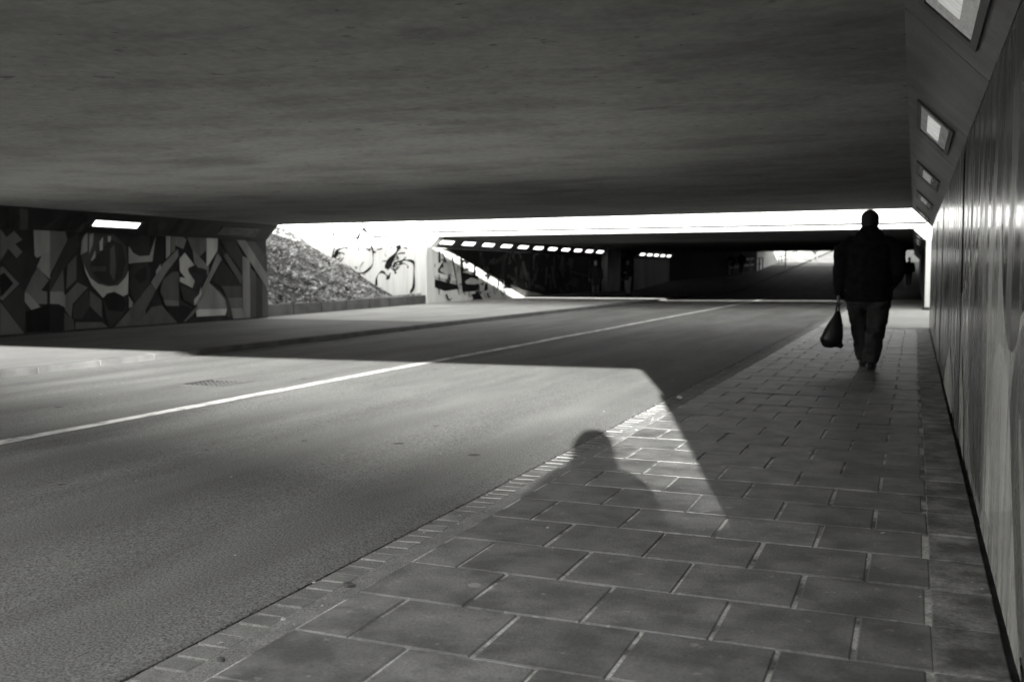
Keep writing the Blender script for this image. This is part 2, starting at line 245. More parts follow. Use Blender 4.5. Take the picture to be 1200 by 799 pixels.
# ---------------------------------------------------------------- painted shapes: (tone, outline on its wall)
OFFICE_H, PH_H = 24.48, 1.84
MURAL_LEFT = [
 (62,[(13.14,1.95),(13.71,1.95),(13.12,1.95)]),
 (38,[(13.12,1.95),(13.76,1.95),(13.85,1.95),(13.33,1.90)]),
 (75,[(13.12,1.95),(13.35,1.68),(13.09,1.36)]),
 (38,[(13.43,1.63),(13.83,1.45),(13.92,1.33),(13.51,0.92),(13.14,1.36),(13.36,1.44)]),
 (78,[(13.24,1.79),(13.42,1.92),(13.59,1.76),(13.43,1.68),(13.58,1.54),(13.45,1.42),(13.28,1.59),(13.33,1.70)]),
 (75,[(13.09,1.25),(13.15,1.27),(13.49,0.95),(13.11,0.65),(13.06,0.69)]),
 (20,[(13.08,1.11),(13.17,1.16),(13.36,0.96),(13.09,0.72),(13.07,0.74)]),
 (42,[(13.10,0.61),(13.49,0.92),(13.64,0.77),(13.56,0.05)]),
 (70,[(13.06,0.63),(13.56,0.03),(13.03,0.03)]),
 (85,[(14.23,1.95),(14.60,1.95),(14.64,1.79),(14.19,1.10)]),
 (118,[(13.85,1.95),(14.38,1.95),(14.23,1.95),(14.21,1.55),(13.90,1.43),(13.85,1.48)]),
 (112,[(14.02,1.49),(14.21,1.57),(14.19,1.03),(13.89,1.26)]),
 (45,[(14.92,1.95),(14.64,1.79),(14.19,1.03),(14.16,0.79),(14.94,1.68)]),
 (82,[(13.92,1.26),(14.16,1.01),(13.97,0.82),(14.11,0.79),(14.10,0.56),(13.72,0.57),(13.60,0.80),(13.79,1.10)]),
 (105,[(13.60,0.79),(13.69,0.76),(14.00,0.45),(13.76,0.43),(13.59,0.62)]),
 (18,[(13.60,0.43),(14.17,0.56),(14.15,0.04),(13.61,0.05)]),
 (105,[(14.18,0.79),(14.50,0.79),(14.54,0.71),(14.53,0.43),(14.39,0.55),(14.17,0.56)]),
 (75,[(14.51,1.22),(14.18,0.79),(14.52,0.79)]),
 (72,[(14.62,1.30),(14.85,1.50),(14.83,1.02),(14.57,0.83)]),
 (25,[(14.17,0.54),(14.48,0.51),(14.72,0.26),(14.47,0.28),(14.46,0.03),(14.17,0.03)]),
 (78,[(14.54,0.71),(14.85,0.96),(15.11,0.86),(14.71,0.54),(14.67,0.27),(14.52,0.43)]),
 (45,[(14.73,0.50),(15.11,0.82),(15.15,0.49),(14.93,0.24),(14.72,0.26)]),
 (65,[(15.16,0.79),(15.47,0.60),(15.46,0.23),(15.15,0.49)]),
 (60,[(14.50,0.39),(14.72,0.23),(14.74,0.04),(14.49,0.03)]),
 (70,[(14.77,0.18),(15.45,0.15),(15.61,0.04),(14.76,0.04)]),
 (48,[(14.95,1.50),(14.99,1.86),(15.15,1.95),(15.86,1.95),(16.18,1.69),(16.23,1.18),(16.03,0.80),(15.38,0.93),(15.07,1.14)]),
 (35,[(15.18,1.32),(15.34,1.46),(15.74,1.84),(16.07,1.73),(16.17,1.39),(16.04,1.05),(15.76,0.89),(15.43,0.97),(15.23,1.18)]),
 (60,[(15.73,1.64),(15.85,1.72),(15.88,1.26),(15.82,0.97),(15.71,1.14)]),
 (52,[(15.23,1.28),(15.61,1.28),(15.60,1.18),(15.23,1.18)]),
 (105,[(14.95,1.50),(14.99,1.78),(15.07,1.90),(15.15,1.95),(15.13,1.58)]),
 (100,[(15.19,1.91),(15.31,1.95),(15.27,1.71),(15.17,1.52)]),
 (118,[(15.21,1.40),(15.34,1.61),(15.33,1.46),(15.24,1.39)]),
 (125,[(15.45,1.77),(15.55,1.88),(15.53,1.61),(15.45,1.59)]),
 (120,[(15.68,1.90),(15.77,1.89),(15.74,1.78),(15.68,1.78)]),
 (128,[(15.02,1.34),(15.05,1.26),(15.17,1.06),(15.38,0.93),(15.65,0.87),(15.92,0.89),(16.13,1.05),(16.23,1.20),(16.19,0.71),(16.06,0.66),(15.81,0.76),(15.61,0.73),(15.50,0.64),(15.21,0.90),(15.07,1.14)]),
 (22,[(15.53,0.60),(15.64,0.72),(15.81,0.76),(16.03,0.67),(16.14,0.50),(16.02,0.34),(15.63,0.39)]),
 (40,[(15.50,0.60),(15.63,0.39),(16.07,0.33),(15.90,0.17),(15.67,0.03),(15.56,0.23)]),
 (40,[(16.28,1.26),(16.52,1.37),(16.73,1.35),(16.71,0.74),(16.37,0.54),(16.26,0.80)]),
 (70,[(16.25,0.39),(15.78,0.03),(16.68,0.05),(16.71,0.79)]),
 (112,[(16.20,0.67),(16.31,0.45),(16.22,0.41)]),
 (38,[(16.25,1.78),(16.47,1.94),(16.87,1.95),(16.87,1.54),(16.61,1.50),(16.37,1.61)]),
 (112,[(16.25,1.71),(16.37,1.57),(16.55,1.50),(16.85,1.52),(17.00,1.82),(17.06,1.94),(16.93,1.39),(16.55,1.37),(16.23,1.34)]),
 (38,[(16.30,1.15),(16.50,1.35),(16.76,1.37),(16.87,1.23),(16.83,0.92),(16.52,0.61),(16.31,0.66),(16.21,0.85)]),
 (28,[(16.38,1.08),(16.54,1.23),(16.76,1.27),(16.75,1.00),(16.53,0.92)]),
 (105,[(16.21,0.66),(16.33,0.50),(16.20,0.41)]),
 (120,[(17.37,1.95),(17.52,1.95),(17.49,1.55),(17.35,1.45)]),
 (85,[(17.54,1.95),(17.66,1.95),(17.65,1.64),(17.51,1.57)]),
 (95,[(17.66,1.95),(17.93,1.95),(18.03,1.89),(17.92,1.68),(17.65,1.76)]),
 (90,[(17.26,1.35),(17.74,1.68),(17.76,1.52),(17.31,1.11),(17.02,0.78),(16.87,0.94)]),
 (62,[(16.86,0.92),(17.02,0.78),(16.50,0.11),(16.29,0.12),(16.19,0.32)]),
 (115,[(17.03,1.19),(17.18,1.35),(17.19,1.23),(17.03,1.11)]),
 (72,[(18.05,1.95),(18.73,1.95),(18.69,1.66),(18.40,1.48),(18.16,1.73)]),
 (85,[(18.22,1.69),(18.46,1.51),(18.77,1.28),(18.76,1.07),(18.51,1.19),(18.27,1.36)]),
 (132,[(17.78,1.46),(17.96,1.60),(18.27,1.32),(18.05,1.25),(18.08,1.15),(18.27,0.96),(18.19,0.80),(17.77,0.95),(17.78,1.05),(17.95,1.03),(17.78,1.19)]),
 (30,[(18.08,1.25),(18.51,1.26),(18.70,1.21),(18.70,1.11),(18.51,1.11),(18.11,1.17)]),
 (128,[(18.72,1.95),(18.83,1.95),(19.12,1.95),(19.09,1.66),(18.74,1.30),(18.69,1.32)]),
 (38,[(19.18,1.90),(19.79,1.92),(20.02,1.55),(20.01,1.15)]),
 (28,[(19.09,1.24),(19.30,1.45),(19.96,0.84),(19.92,0.55),(19.54,0.56),(19.27,0.80),(18.85,0.94)]),
 (48,[(19.18,0.83),(19.98,0.82),(19.97,0.55),(19.40,0.56)]),
 (66,[(19.43,0.55),(19.99,0.54),(19.98,0.28),(19.53,0.32)]),
 (85,[(19.53,0.30),(19.98,0.28),(20.01,0.03),(19.62,0.03)]),
 (55,[(19.30,1.54),(19.44,1.63),(20.01,1.06),(19.96,0.84)]),
 (85,[(19.09,1.62),(19.24,1.47),(18.33,0.40),(18.23,0.45),(18.76,1.11)]),
 (62,[(17.75,1.17),(17.72,0.42),(17.29,0.53),(17.13,0.72),(17.22,0.99),(17.54,1.17)]),
 (80,[(17.23,0.56),(17.72,0.52),(17.72,0.40),(17.29,0.43)]),
 (40,[(17.77,0.87),(18.43,0.67),(18.23,0.40),(17.87,0.54)]),
 (118,[(18.53,1.00),(18.47,0.82),(18.49,0.65),(18.39,0.57),(18.23,0.38),(18.22,0.53),(18.40,0.65)]),
 (45,[(19.07,0.74),(19.40,0.54),(19.59,0.19),(19.52,0.03),(19.32,0.13),(19.39,0.32)]),
 (88,[(18.75,0.92),(19.07,0.72),(19.33,0.50),(19.39,0.28),(19.32,0.13),(18.32,0.15),(18.29,0.36),(18.49,0.56)]),
 (128,[(18.29,0.31),(19.39,0.28),(19.32,0.13),(18.30,0.14)]),
 (48,[(20.14,1.93),(20.50,1.92),(21.02,1.56),(21.02,1.15)]),
 (78,[(19.79,1.94),(20.14,1.95),(21.02,1.10),(21.02,0.71)]),
 (82,[(20.02,1.55),(20.31,1.49),(20.28,0.03),(19.99,0.03)]),
 (50,[(20.32,1.24),(20.55,1.15),(20.51,0.03),(20.28,0.03)]),
 (38,[(20.55,1.06),(20.80,0.92),(20.77,0.03),(20.51,0.03)]),
 (55,[(20.80,0.92),(21.02,0.69),(21.02,0.04),(20.77,0.03)]),
 (25,[(17.28,0.39),(17.87,0.42),(18.11,0.33),(17.80,0.05),(17.65,0.04)]),
 (66,[(16.19,0.13),(16.50,0.11),(16.84,0.41),(17.17,0.44),(17.65,0.03),(16.18,0.03)]),
 (75,[(17.85,0.05),(18.33,0.40),(18.38,0.32),(17.91,0.04)]),
]
MURAL_SLOPE = [
 (55,[(16.88,2.14),(16.87,2.28),(17.14,2.21),(17.23,2.00)]),
 (45,[(17.45,2.03),(17.44,2.30),(17.58,2.30),(17.63,2.02)]),
 (48,[(17.84,2.02),(17.82,2.30),(18.01,2.30),(18.01,2.03)]),
 (60,[(18.31,2.04),(18.47,2.27),(18.81,2.28),(18.55,2.05)]),
]
MURAL_RIGHT = [
 (50,[(3.54,1.80),(3.87,1.76),(4.23,1.66),(4.68,1.59),(4.96,1.52),(5.45,1.38),(6.06,1.23),(6.71,1.03),(7.44,0.84),(8.53,0.60),(10.42,0.14),(11.60,0.03),(9.02,0.03),(6.39,0.03),(4.21,0.03),(3.10,0.03),(2.09,0.37),(2.47,1.91)]),
 (88,[(5.36,1.34),(6.86,1.08),(8.30,0.77),(8.97,0.42),(9.59,0.11),(4.76,0.03),(4.31,0.19),(5.31,1.10)]),
 (70,[(5.43,1.34),(4.93,1.33),(4.72,1.10),(4.68,0.78),(4.37,0.32),(4.80,0.08),(5.60,0.70),(5.66,1.09)]),
 (118,[(7.61,0.88),(8.25,0.69),(8.33,0.58),(8.21,0.42),(7.85,0.39),(7.46,0.67)]),
 (44,[(6.07,1.09),(6.31,0.87),(6.02,0.38),(5.68,0.11),(4.87,0.10),(4.96,0.52),(5.18,0.98),(5.58,1.23)]),
 (98,[(4.94,1.34),(4.09,1.32),(3.98,1.11),(3.81,0.95),(3.50,0.89),(3.28,1.02),(2.69,1.12),(2.13,0.53),(3.10,0.03),(4.76,0.03),(4.69,0.10),(4.68,0.55),(4.68,0.78)]),
 (40,[(3.94,1.28),(3.94,1.11),(3.81,0.95),(3.65,0.89),(3.50,0.89),(3.40,0.92),(3.28,1.02),(2.97,1.19),(2.74,1.33),(3.78,1.33)]),
 (116,[(4.48,0.58),(4.35,0.72),(4.22,0.83),(4.07,0.88),(3.96,0.89),(3.81,0.88),(3.69,0.83),(3.56,0.73),(3.45,0.58),(3.33,0.42),(4.31,0.19)]),
 (104,[(4.69,0.10),(4.76,0.03),(3.10,0.03),(2.93,0.04),(3.11,0.17),(3.33,0.42),(4.31,0.19)]),
 (128,[(4.48,0.57),(4.49,0.37),(4.50,0.16),(4.20,0.16),(4.19,0.35)]),
 (58,[(3.52,0.71),(3.39,0.51),(3.11,0.17),(2.95,0.11),(2.81,0.09),(2.09,0.37),(2.29,1.18),(3.24,0.98),(3.41,0.87),(3.47,0.81)]),
 (92,[(3.22,0.70),(3.09,0.47),(2.90,0.24),(2.81,0.27),(3.04,0.58),(3.19,0.75)]),
 (122,[(9.25,0.50),(10.03,0.30),(10.62,0.04),(9.02,0.03),(8.41,0.03),(8.45,0.27)]),
 (108,[(7.08,0.69),(7.18,0.46),(6.78,0.06),(6.39,0.03),(6.49,0.32)]),
 (44,[(7.50,2.00),(8.60,2.00),(8.20,0.50),(7.80,0.03),(7.20,0.03)]),
 (62,[(12.50,1.90),(13.40,1.90),(14.20,0.03),(13.00,0.03)]),
 (36,[(16.00,1.90),(17.50,1.90),(17.20,0.10),(15.60,0.40)]),
]
GRAFFITI_SHADE_FAR = [
 (30,[(34.14,1.91),(35.08,1.74),(36.19,1.48),(37.59,1.19),(39.09,0.84),(41.83,0.34),(44.96,0.02),(44.96,2.04),(33.33,2.03)]),  # shadow of the bridge soffit painted on, edge along the sunlit band
 (30,[(44.50,0.02),(44.50,2.04),(54.10,2.04),(54.10,0.02)]),  # rest of the wall in painted shade
 (16,[(32.95,0.89),(32.95,1.00),(35.07,0.64),(35.34,0.50),(33.81,0.43),(32.95,0.59),(32.95,0.77)]),
 (150,[(32.95,1.05),(33.22,0.95),(35.07,0.79),(34.98,0.64),(32.95,0.88)]),
 (20,[(33.28,1.92),(33.45,1.92),(33.45,1.50),(33.28,1.50)]),
 (20,[(33.53,1.85),(33.68,1.88),(33.93,1.59),(33.83,1.50),(33.73,1.68)]),
 (20,[(32.95,1.41),(32.95,1.45),(33.03,1.43),(32.98,1.32),(32.95,1.32)]),
 (18,[(33.22,1.24),(33.73,1.59),(33.83,1.57),(33.37,1.19),(34.23,1.06),(34.13,1.01),(33.27,1.13)]),
 (150,[(33.68,1.50),(34.45,1.60),(34.49,1.15),(34.02,1.01),(33.42,1.19)]),
 (18,[(34.39,1.71),(34.55,1.76),(35.17,0.27),(35.01,0.28)]),
 (18,[(35.14,1.70),(35.35,1.70),(35.40,1.15),(37.11,0.95),(37.34,0.47),(36.63,0.38),(35.39,0.36),(35.29,0.69)]),
 (165,[(34.53,1.73),(35.14,1.70),(35.28,0.32),(35.06,0.30)]),
 (20,[(35.30,1.65),(35.96,1.57),(36.01,1.24),(35.35,1.15)]),
 (160,[(35.46,1.52),(35.63,1.54),(35.68,1.24),(35.49,1.24)]),
 (160,[(35.74,1.47),(35.90,1.47),(35.90,1.29),(35.76,1.29)]),
 (165,[(35.62,0.78),(36.18,0.93),(36.64,0.88),(36.99,0.79),(36.99,0.67),(36.40,0.65),(35.73,0.68)]),
 (18,[(36.47,1.62),(36.65,1.62),(36.64,1.00),(36.41,1.00)]),
 (170,[(35.96,1.52),(36.47,1.43),(36.41,1.10),(36.07,1.19)]),
 (175,[(36.76,1.38),(37.17,1.29),(37.52,0.47),(37.10,0.28)]),
 (18,[(36.17,0.25),(36.63,0.29),(36.63,0.38),(36.86,0.38),(37.39,0.02),(36.45,0.02),(36.17,0.02),(36.40,0.08)]),
 (165,[(37.59,1.12),(38.58,0.95),(38.51,0.70),(38.07,0.65),(37.59,0.85)]),
 (20,[(37.71,1.05),(38.08,1.07),(37.95,0.80),(37.77,0.85)]),
 (20,[(37.58,0.66),(37.83,0.71),(37.89,0.41),(37.46,0.35)]),
 (165,[(39.22,0.84),(39.61,0.81),(39.48,0.23),(39.21,0.34)]),
 (20,[(39.75,1.04),(40.56,0.83),(40.28,0.42),(39.61,0.43)]),
 (165,[(40.63,0.52),(41.54,0.35),(41.40,0.02),(40.83,0.02)]),
 (165,[(41.61,0.29),(41.98,0.23),(41.90,0.02),(41.61,0.05)]),
 (52,[(38.33,1.54),(40.02,2.01),(40.02,1.81),(38.84,1.49),(38.27,1.44)]),
 (45,[(36.88,2.04),(37.59,1.63),(37.59,1.24),(37.11,1.48)]),
 (48,[(39.35,1.65),(39.82,1.70),(39.61,0.79),(39.35,0.84)]),
 (45,[(41.84,1.73),(42.05,1.68),(42.50,0.82),(42.20,0.77),(41.83,1.30)]),
 (42,[(43.49,1.58),(43.80,1.53),(43.33,0.92),(43.18,1.03)]),
 (45,[(43.33,0.54),(43.64,0.56),(44.76,0.35),(44.76,0.23),(43.33,0.37)]),
 (76,[(41.74,1.59),(41.95,1.64),(42.52,0.86),(42.38,0.76),(41.95,1.12)]),
 (71,[(43.26,0.75),(43.71,1.33),(43.86,1.34),(43.48,0.75)]),
 (76,[(44.72,0.52),(44.87,1.39),(45.11,1.39),(45.03,0.51)]),
 (76,[(45.60,1.45),(45.85,1.45),(46.43,0.38),(46.10,0.33)]),
 (71,[(43.26,0.56),(43.86,0.56),(44.80,0.35),(44.64,0.25),(43.41,0.43)]),
 (68,[(46.77,1.34),(47.28,2.03),(47.46,2.03),(47.64,0.83),(47.29,0.83)]),
 (68,[(48.53,1.23),(51.41,0.99),(51.21,0.86),(48.72,1.08)]),
 (68,[(48.00,0.53),(49.09,0.88),(50.23,0.69),(49.47,0.34)]),
 (71,[(48.35,1.93),(49.08,1.76),(48.72,1.29),(48.17,1.52)]),
]
HEAD_STROKES = [
 (0.048,[(-18.70,0.63),(-18.69,0.91),(-18.59,1.09),(-18.46,1.16),(-18.34,1.11),(-18.22,0.96)]),
 (0.085,[(-18.26,0.98),(-18.17,0.96),(-18.10,1.12)]),
 (0.048,[(-18.10,1.40),(-18.07,1.42),(-17.94,1.27),(-17.87,1.09)]),
 (0.053,[(-17.94,1.33),(-17.87,1.50),(-17.49,1.59),(-17.20,1.55),(-17.11,1.45),(-17.11,1.12),(-17.13,0.61),(-17.27,0.40)]),
 (0.043,[(-18.85,2.47),(-18.18,2.47),(-17.91,2.38),(-17.77,2.22)]),
 (0.117,[(-17.76,2.17),(-17.74,2.04),(-17.86,1.84),(-18.10,1.56),(-18.26,1.27)]),
 (0.043,[(-19.78,2.49),(-19.49,2.42),(-19.12,2.43),(-18.95,2.26),(-18.83,1.90),(-18.84,1.48),(-18.99,1.28),(-19.26,1.12),(-19.59,1.15)]),
 (0.043,[(-19.51,2.43),(-19.47,2.16),(-19.43,1.96)]),
 (0.037,[(-18.84,1.90),(-18.70,1.90)]),
 (0.064,[(-19.49,2.42),(-19.36,2.63),(-19.27,2.83),(-19.26,3.03)]),
 (0.075,[(-19.25,2.81),(-19.09,2.65),(-18.87,2.43)]),
 (0.032,[(-17.72,1.43),(-17.55,1.47),(-17.37,1.40),(-17.36,1.30)]),
 (0.027,[(-19.59,1.36),(-19.56,1.30),(-19.49,1.34)]),
 (0.027,[(-18.21,2.46),(-18.29,2.41),(-18.65,2.00),(-18.42,2.05)]),
 (0.027,[(-17.51,2.09),(-17.37,2.01)]),
]
HEAD_STROKES_B = [
 (0.056,[(-20.48,1.69),(-20.40,1.97),(-20.07,2.10),(-19.92,2.08)]),
 (0.063,[(-20.47,1.66),(-20.60,1.69),(-20.47,2.24),(-20.55,2.66)]),
 (0.042,[(-20.40,1.76),(-20.32,2.00),(-20.08,2.07)]),
 (0.028,[(-21.60,2.57),(-21.44,2.43),(-21.42,2.19)]),
 (0.028,[(-21.32,2.67),(-21.27,2.70)]),
 (0.028,[(-22.51,2.97),(-22.44,2.79)]),
 (0.028,[(-21.80,2.96),(-21.79,2.85)]),
]

# ---------------------------------------------------------------- ground, road, pavements (the setting)
ROAD_L, ROAD_R = -9.95, -2.095
def zf(y):
    if y < 62: return 0.0
    if y < 150: return 0.052 * (y - 62)
    return 0.052 * 88 + 0.032 * (y - 150)
YS = [-140, -60, -20, -5, 0, 5, 10, 15, 20, 25, 30, 35, 40, 50, 58, 62, 70, 78, 86, 95, 110, 130, 150, 175, 210]
def strip(name, xs, m, ys=YS, kind='structure', parent=None):
    """sheet along the passage; xs = [(x, z), ...] across it"""
    bm = bmesh.new(); rows = [[bm.verts.new((x, y, z + zf(y))) for x, z in xs] for y in ys]
    for a, b in zip(rows, rows[1:]):
        for i in range(len(xs) - 1): bm.faces.new((a[i], a[i+1], b[i+1], b[i]))
    return build(name, bm, m, parent, kind=kind)
strip('ground', [(-420, -0.25), (-60, -0.25), (0, -0.25), (60, -0.25), (420, -0.25)], M['grass'], [-500, -250] + YS + [400, 700])
road = strip('road', [(ROAD_L, -0.085), (-6, -0.055), (ROAD_R, -0.025)], M['asphalt'], [y for y in YS if y < 42] + [43.5])
strip('road', [(ROAD_L, -0.085), (-6, -0.055), (ROAD_R, -0.025)], M['asphalt_shade'], [43.5] + [y for y in YS if 44 < y < 96])  # stretch under the far bridge, darkened in colour for the shade
strip('road', [(ROAD_L, -0.085), (-6, -0.055), (ROAD_R, -0.025)], M['asphalt'], [y for y in YS if y >= 95])
def road_z(x): return -0.025 - (ROAD_R - x) * 0.06 / (ROAD_R - ROAD_L)
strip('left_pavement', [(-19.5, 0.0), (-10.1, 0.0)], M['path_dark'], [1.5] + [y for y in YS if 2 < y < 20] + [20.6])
strip('left_pavement', [(-19.5, 0.0), (-10.1, 0.0)], M['path'], [y for y in YS if y < 1] + [1.5])  # out of view, paled to bounce light up to the ceiling
strip('bounce_paving', [(2.6, -0.02), (70, -0.02)], M['path'], [-75, -20, 0, 1.1])  # unseen pale sheets added to bounce light onto the ceiling
strip('bounce_paving', [(-70, -0.02), (-19.5, -0.02)], M['path'], [-75, -20, 0, 1.1])
strip('left_pavement', [(-19.5, 0.0), (-10.1, 0.0)], M['path'], [20.6, 25, 30, 35, 42.5])
strip('left_pavement', [(-19.5, 0.0), (-10.1, 0.0)], M['asphalt_shade'], [42.5, 50, 58, 62, 70, 78, 86, 95])
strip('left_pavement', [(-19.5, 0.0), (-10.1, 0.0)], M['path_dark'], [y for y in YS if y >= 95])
pav = strip('right_pavement', [(-1.845, -0.05), (0.5, -0.05), (0.5, -0.06), (3.2, -0.06)], M['mortar'])
# beyond the slabs the right-hand pavement is plain
strip('plain_pavement', [(-1.84, -0.004), (2.6, -0.004)], M['path'], [21.42, 25, 30, 35, 40, 43])
strip('plain_pavement', [(-1.84, -0.004), (2.6, -0.004)], M['asphalt_shade'], [43, 50, 58, 62, 70, 78, 86, 95, 110, 130, 150])
strip('plain_pavement', [(-1.84, -0.004), (2.6, -0.004)], M['path'], [-60, -20, -5, 0.98])
# centre line, laid in worn lengths
cl = tag(empty('centre_line', (0, 0, 0)), 'long worn white line painted down the middle of the road', 'road marking')
y = -30.0
while y < 42.5:
    n_ = random.uniform(1.5, 2.6); x0 = -6.0 + random.uniform(-0.012, 0.012); wd = 0.075 + random.uniform(-0.008, 0.012)
    bm = bmesh.new(); ks = [y + n_ * t / 4 for t in range(5)]
    vs = [[bm.verts.new((x0 + s * wd, k, road_z(x0 + s * wd) + 0.004 + zf(k))) for s in (-1, 1)] for k in ks]
    for a, b in zip(vs, vs[1:]): bm.faces.new((a[0], a[1], b[1], b[0]))
    build('paint_length', bm, M['road_paint'], cl); y += n_ + 0.012
# paving slabs: rows 0.403 deep, joints staggered, a cut strip along the wall
PITCH, ROW0 = 0.4235, 2.627 - 0.4035 * 4
def slab_mesh(x0, x1, y0, y1, b=0.005):
    bm = bmesh.new(); box(bm, x0, x1, y0, y1, -0.05, 0)
    top = [e for e in bm.edges if all(v.co.z > -0.001 for v in e.verts)]
    bmesh.ops.bevel(bm, geom=top, offset=b, segments=1, affect='EDGES')
    return bm
J = 0.0065
cache = {}
def slab(kind, wdt, m, xc, yc):
    if kind not in cache: cache[kind] = mesh_of('paving_slab', slab_mesh(-wdt/2 + J, wdt/2 - J, -0.2017 + J * 0.8, 0.2017 - J * 0.8), m)
    return link('paving_slab', cache[kind], pav, (xc, yc, random.uniform(-0.0022, 0.0015)),
                (random.uniform(-0.004, 0.004), random.uniform(-0.004, 0.004), random.uniform(-0.004, 0.004)))
for r in range(50):
    yc = ROW0 + 0.4035 * r + 0.2017 + random.uniform(-0.003, 0.003)
    if r % 2 == 0:
        slab('half', 0.205, M['slab'], -1.735, yc)
        for k in range(4): slab('full', PITCH, M['slab'], -1.63 + PITCH * (k + 0.5) + random.uniform(-0.003, 0.003), yc)
    else:
        for k in range(4): slab('full', PITCH, M['slab'], -1.84 + PITCH * (k + 0.5) + random.uniform(-0.003, 0.003), yc)
        slab('halfb', 0.230, M['slab'], -0.030, yc)
    if r < 46: slab('edge', 0.215, M['slab_rough'], 0.1815, yc + random.uniform(-0.006, 0.006))
bm = bmesh.new()
for r in range(46, 50): box(bm, 0.08, 0.28, ROW0 + 0.4035 * r + 0.006, ROW0 + 0.4035 * (r + 1) - 0.006, -0.05, -0.001)
build('far_edge_slabs', bm, M['slab_rough'], pav, kind='stuff')
bm = bmesh.new()                                         # pointed joints, a few mm below the slab faces
box(bm, -1.843, 0.282, ROW0 - 0.2, ROW0 + 0.4035 * 50, -0.04, -0.0068)
build('joint_mortar', bm, M['mortar'], pav, kind='structure')
bm = boxm(0.2822, 0.34, 1.2, 22.0, -0.049, -0.03); build('wall_joint', bm, M['soil'], pav, kind='structure')
# gutter: a course of small bricks between the asphalt and a band of gritty mortar
gut = strip('gutter', [(-2.088, -0.0265), (-1.965, -0.0245), (-1.95, -0.021), (-1.846, -0.014)], M['mortar_grit'])
bmesh_brick = mesh_of('brick', bevbox(-0.062, 0.062, -0.0425, 0.0425, -0.03, 0.0, 0.006), M['brick'])
for k in range(150):
    link('brick', bmesh_brick, gut, (-2.02 + random.uniform(-0.005, 0.005), 1.0 + 0.1 * k, -0.0215 + random.uniform(-0.003, 0.002)), (random.uniform(-.02, .02), random.uniform(-.015, .015), random.uniform(-.04, .04)))
bm = bmesh.new()
for k in range(150, 520):
    y = 1.0 + 0.1 * k; box(bm, -2.08, -1.96, y - 0.042, y + 0.042, -0.05 + zf(y), -0.024 + random.uniform(-.003, .003) + zf(y))
build('far_bricks', bm, M['brick'], gut, kind='stuff')
bm = bmesh.new()                                         # dark moss in the crack between asphalt and bricks
for k in range(1500):
    y = 1.0 + random.random() ** 1.6 * 22; x = -2.092 + random.gauss(0, 0.006); a = random.uniform(0, 6.28); s = random.uniform(0.003, 0.009)
    p = [bm.verts.new((x + s * math.cos(a + t) * (1 if t else .4), y + s * math.sin(a + t), -0.034 + random.uniform(0, 0.016))) for t in (0, 2.1, 4.2)]
    bm.faces.new(p)
tag(build('moss', bm, M['soil']), 'dark moss line growing in the crack beside the brick gutter', 'moss', kind='stuff')
# left kerb
lk = tag(empty('kerb', (0, 0, 0)), 'long low concrete kerb edging the far side of the road', 'kerb')
ks_ = mesh_of('kerb_stone', bevbox(-0.075, 0.075, -0.498, 0.498, -0.2, 0.0, 0.008), M['kerb'])
ks_shade = mesh_of('kerb_stone', bevbox(-0.075, 0.075, -0.498, 0.498, -0.2, 0.0, 0.008), M['deep_shade'])  # far stones with their shade put into the colour
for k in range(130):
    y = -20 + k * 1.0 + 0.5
    link('kerb_stone', ks_ if y < 43 else ks_shade, lk, (-10.025, y, 0.004 + zf(y) + random.uniform(-.003, .003)), (math.atan(0.052) if y > 62 else 0, 0, 0))
# drain cover in the road
dc = tag(empty('drain_cover', (-7.1, 8.8, road_z(-7.1))), 'square dark iron drain cover set in the sunlit far lane', 'drain cover')
bm = bmesh.new()
for a in ((-.29, .29, -.29, -.25), (-.29, .29, .25, .29), (-.29, -.25, -.25, .25), (.25, .29, -.25, .25)): box(bm, *a, -0.05, 0.004)
build('cover_frame', bm, M['iron'], dc)
bm = boxm(-.245, .245, -.245, .245, -0.05, -0.006)
for i in range(7):
    for j in range(7): box(bm, -.225 + i*.066, -.200 + i*.066, -.225 + j*.066, -.195 + j*.066, -0.006, 0.002)
build('cover_plate', bm, M['black_line'], dc)

# ---------------------------------------------------------------- near underpass
NEAR_W, NEAR_D, FAR_D = 1.15, 2.08, 21.5
ub = tag(empty('underpass', (-7.5, 12, 0)), 'near concrete underpass with stained flat ceiling and mural walls', 'underpass')
ub.location = (0, 0, 0)
bm = bmesh.new(); prism(bm, [(0.5, 2.402), (-15.7, 2.335), (-15.7, 3.55), (0.5, 3.55)], NEAR_D, FAR_D, 0.033)
build('ceiling_slab', bm, M['ceiling'], ub)
bm = bmesh.new(); prism(bm, [(0.345, -0.5), (0.345, 2.05), (-0.045, 2.44), (-0.045, 3.6), (5, 3.6), (5, -0.5)], NEAR_W, 21.6)
for v in bm.verts:
    if v.co.y < 2 and v.co.z > 2.3: v.co.y = NEAR_D
box(bm, 0.346, 4.9, 21.6, 22.1, -0.5, 2.03)
build('side_wall', bm, M['concrete'], ub)
bm = bmesh.new(); prism(bm, [(-15.345, -0.5), (-15.345, 1.97), (-14.955, 2.36), (-14.955, 3.6), (-19, 3.6), (-19, -0.5)], NEAR_W, 21.0)
for v in bm.verts:
    if v.co.y < 2 and v.co.z > 2.3: v.co.y = NEAR_D
build('side_wall', bm, M['concrete'], ub)
for y0, y1 in ((NEAR_D - 0.02, NEAR_D + 0.3), (21.0, 21.32)):
    bm = boxm(-21, 6, y0 + 0.0, y1, 3.2, 4.95 if y0 > 5 else 4.4); build('parapet', bm, M['concrete'], ub)
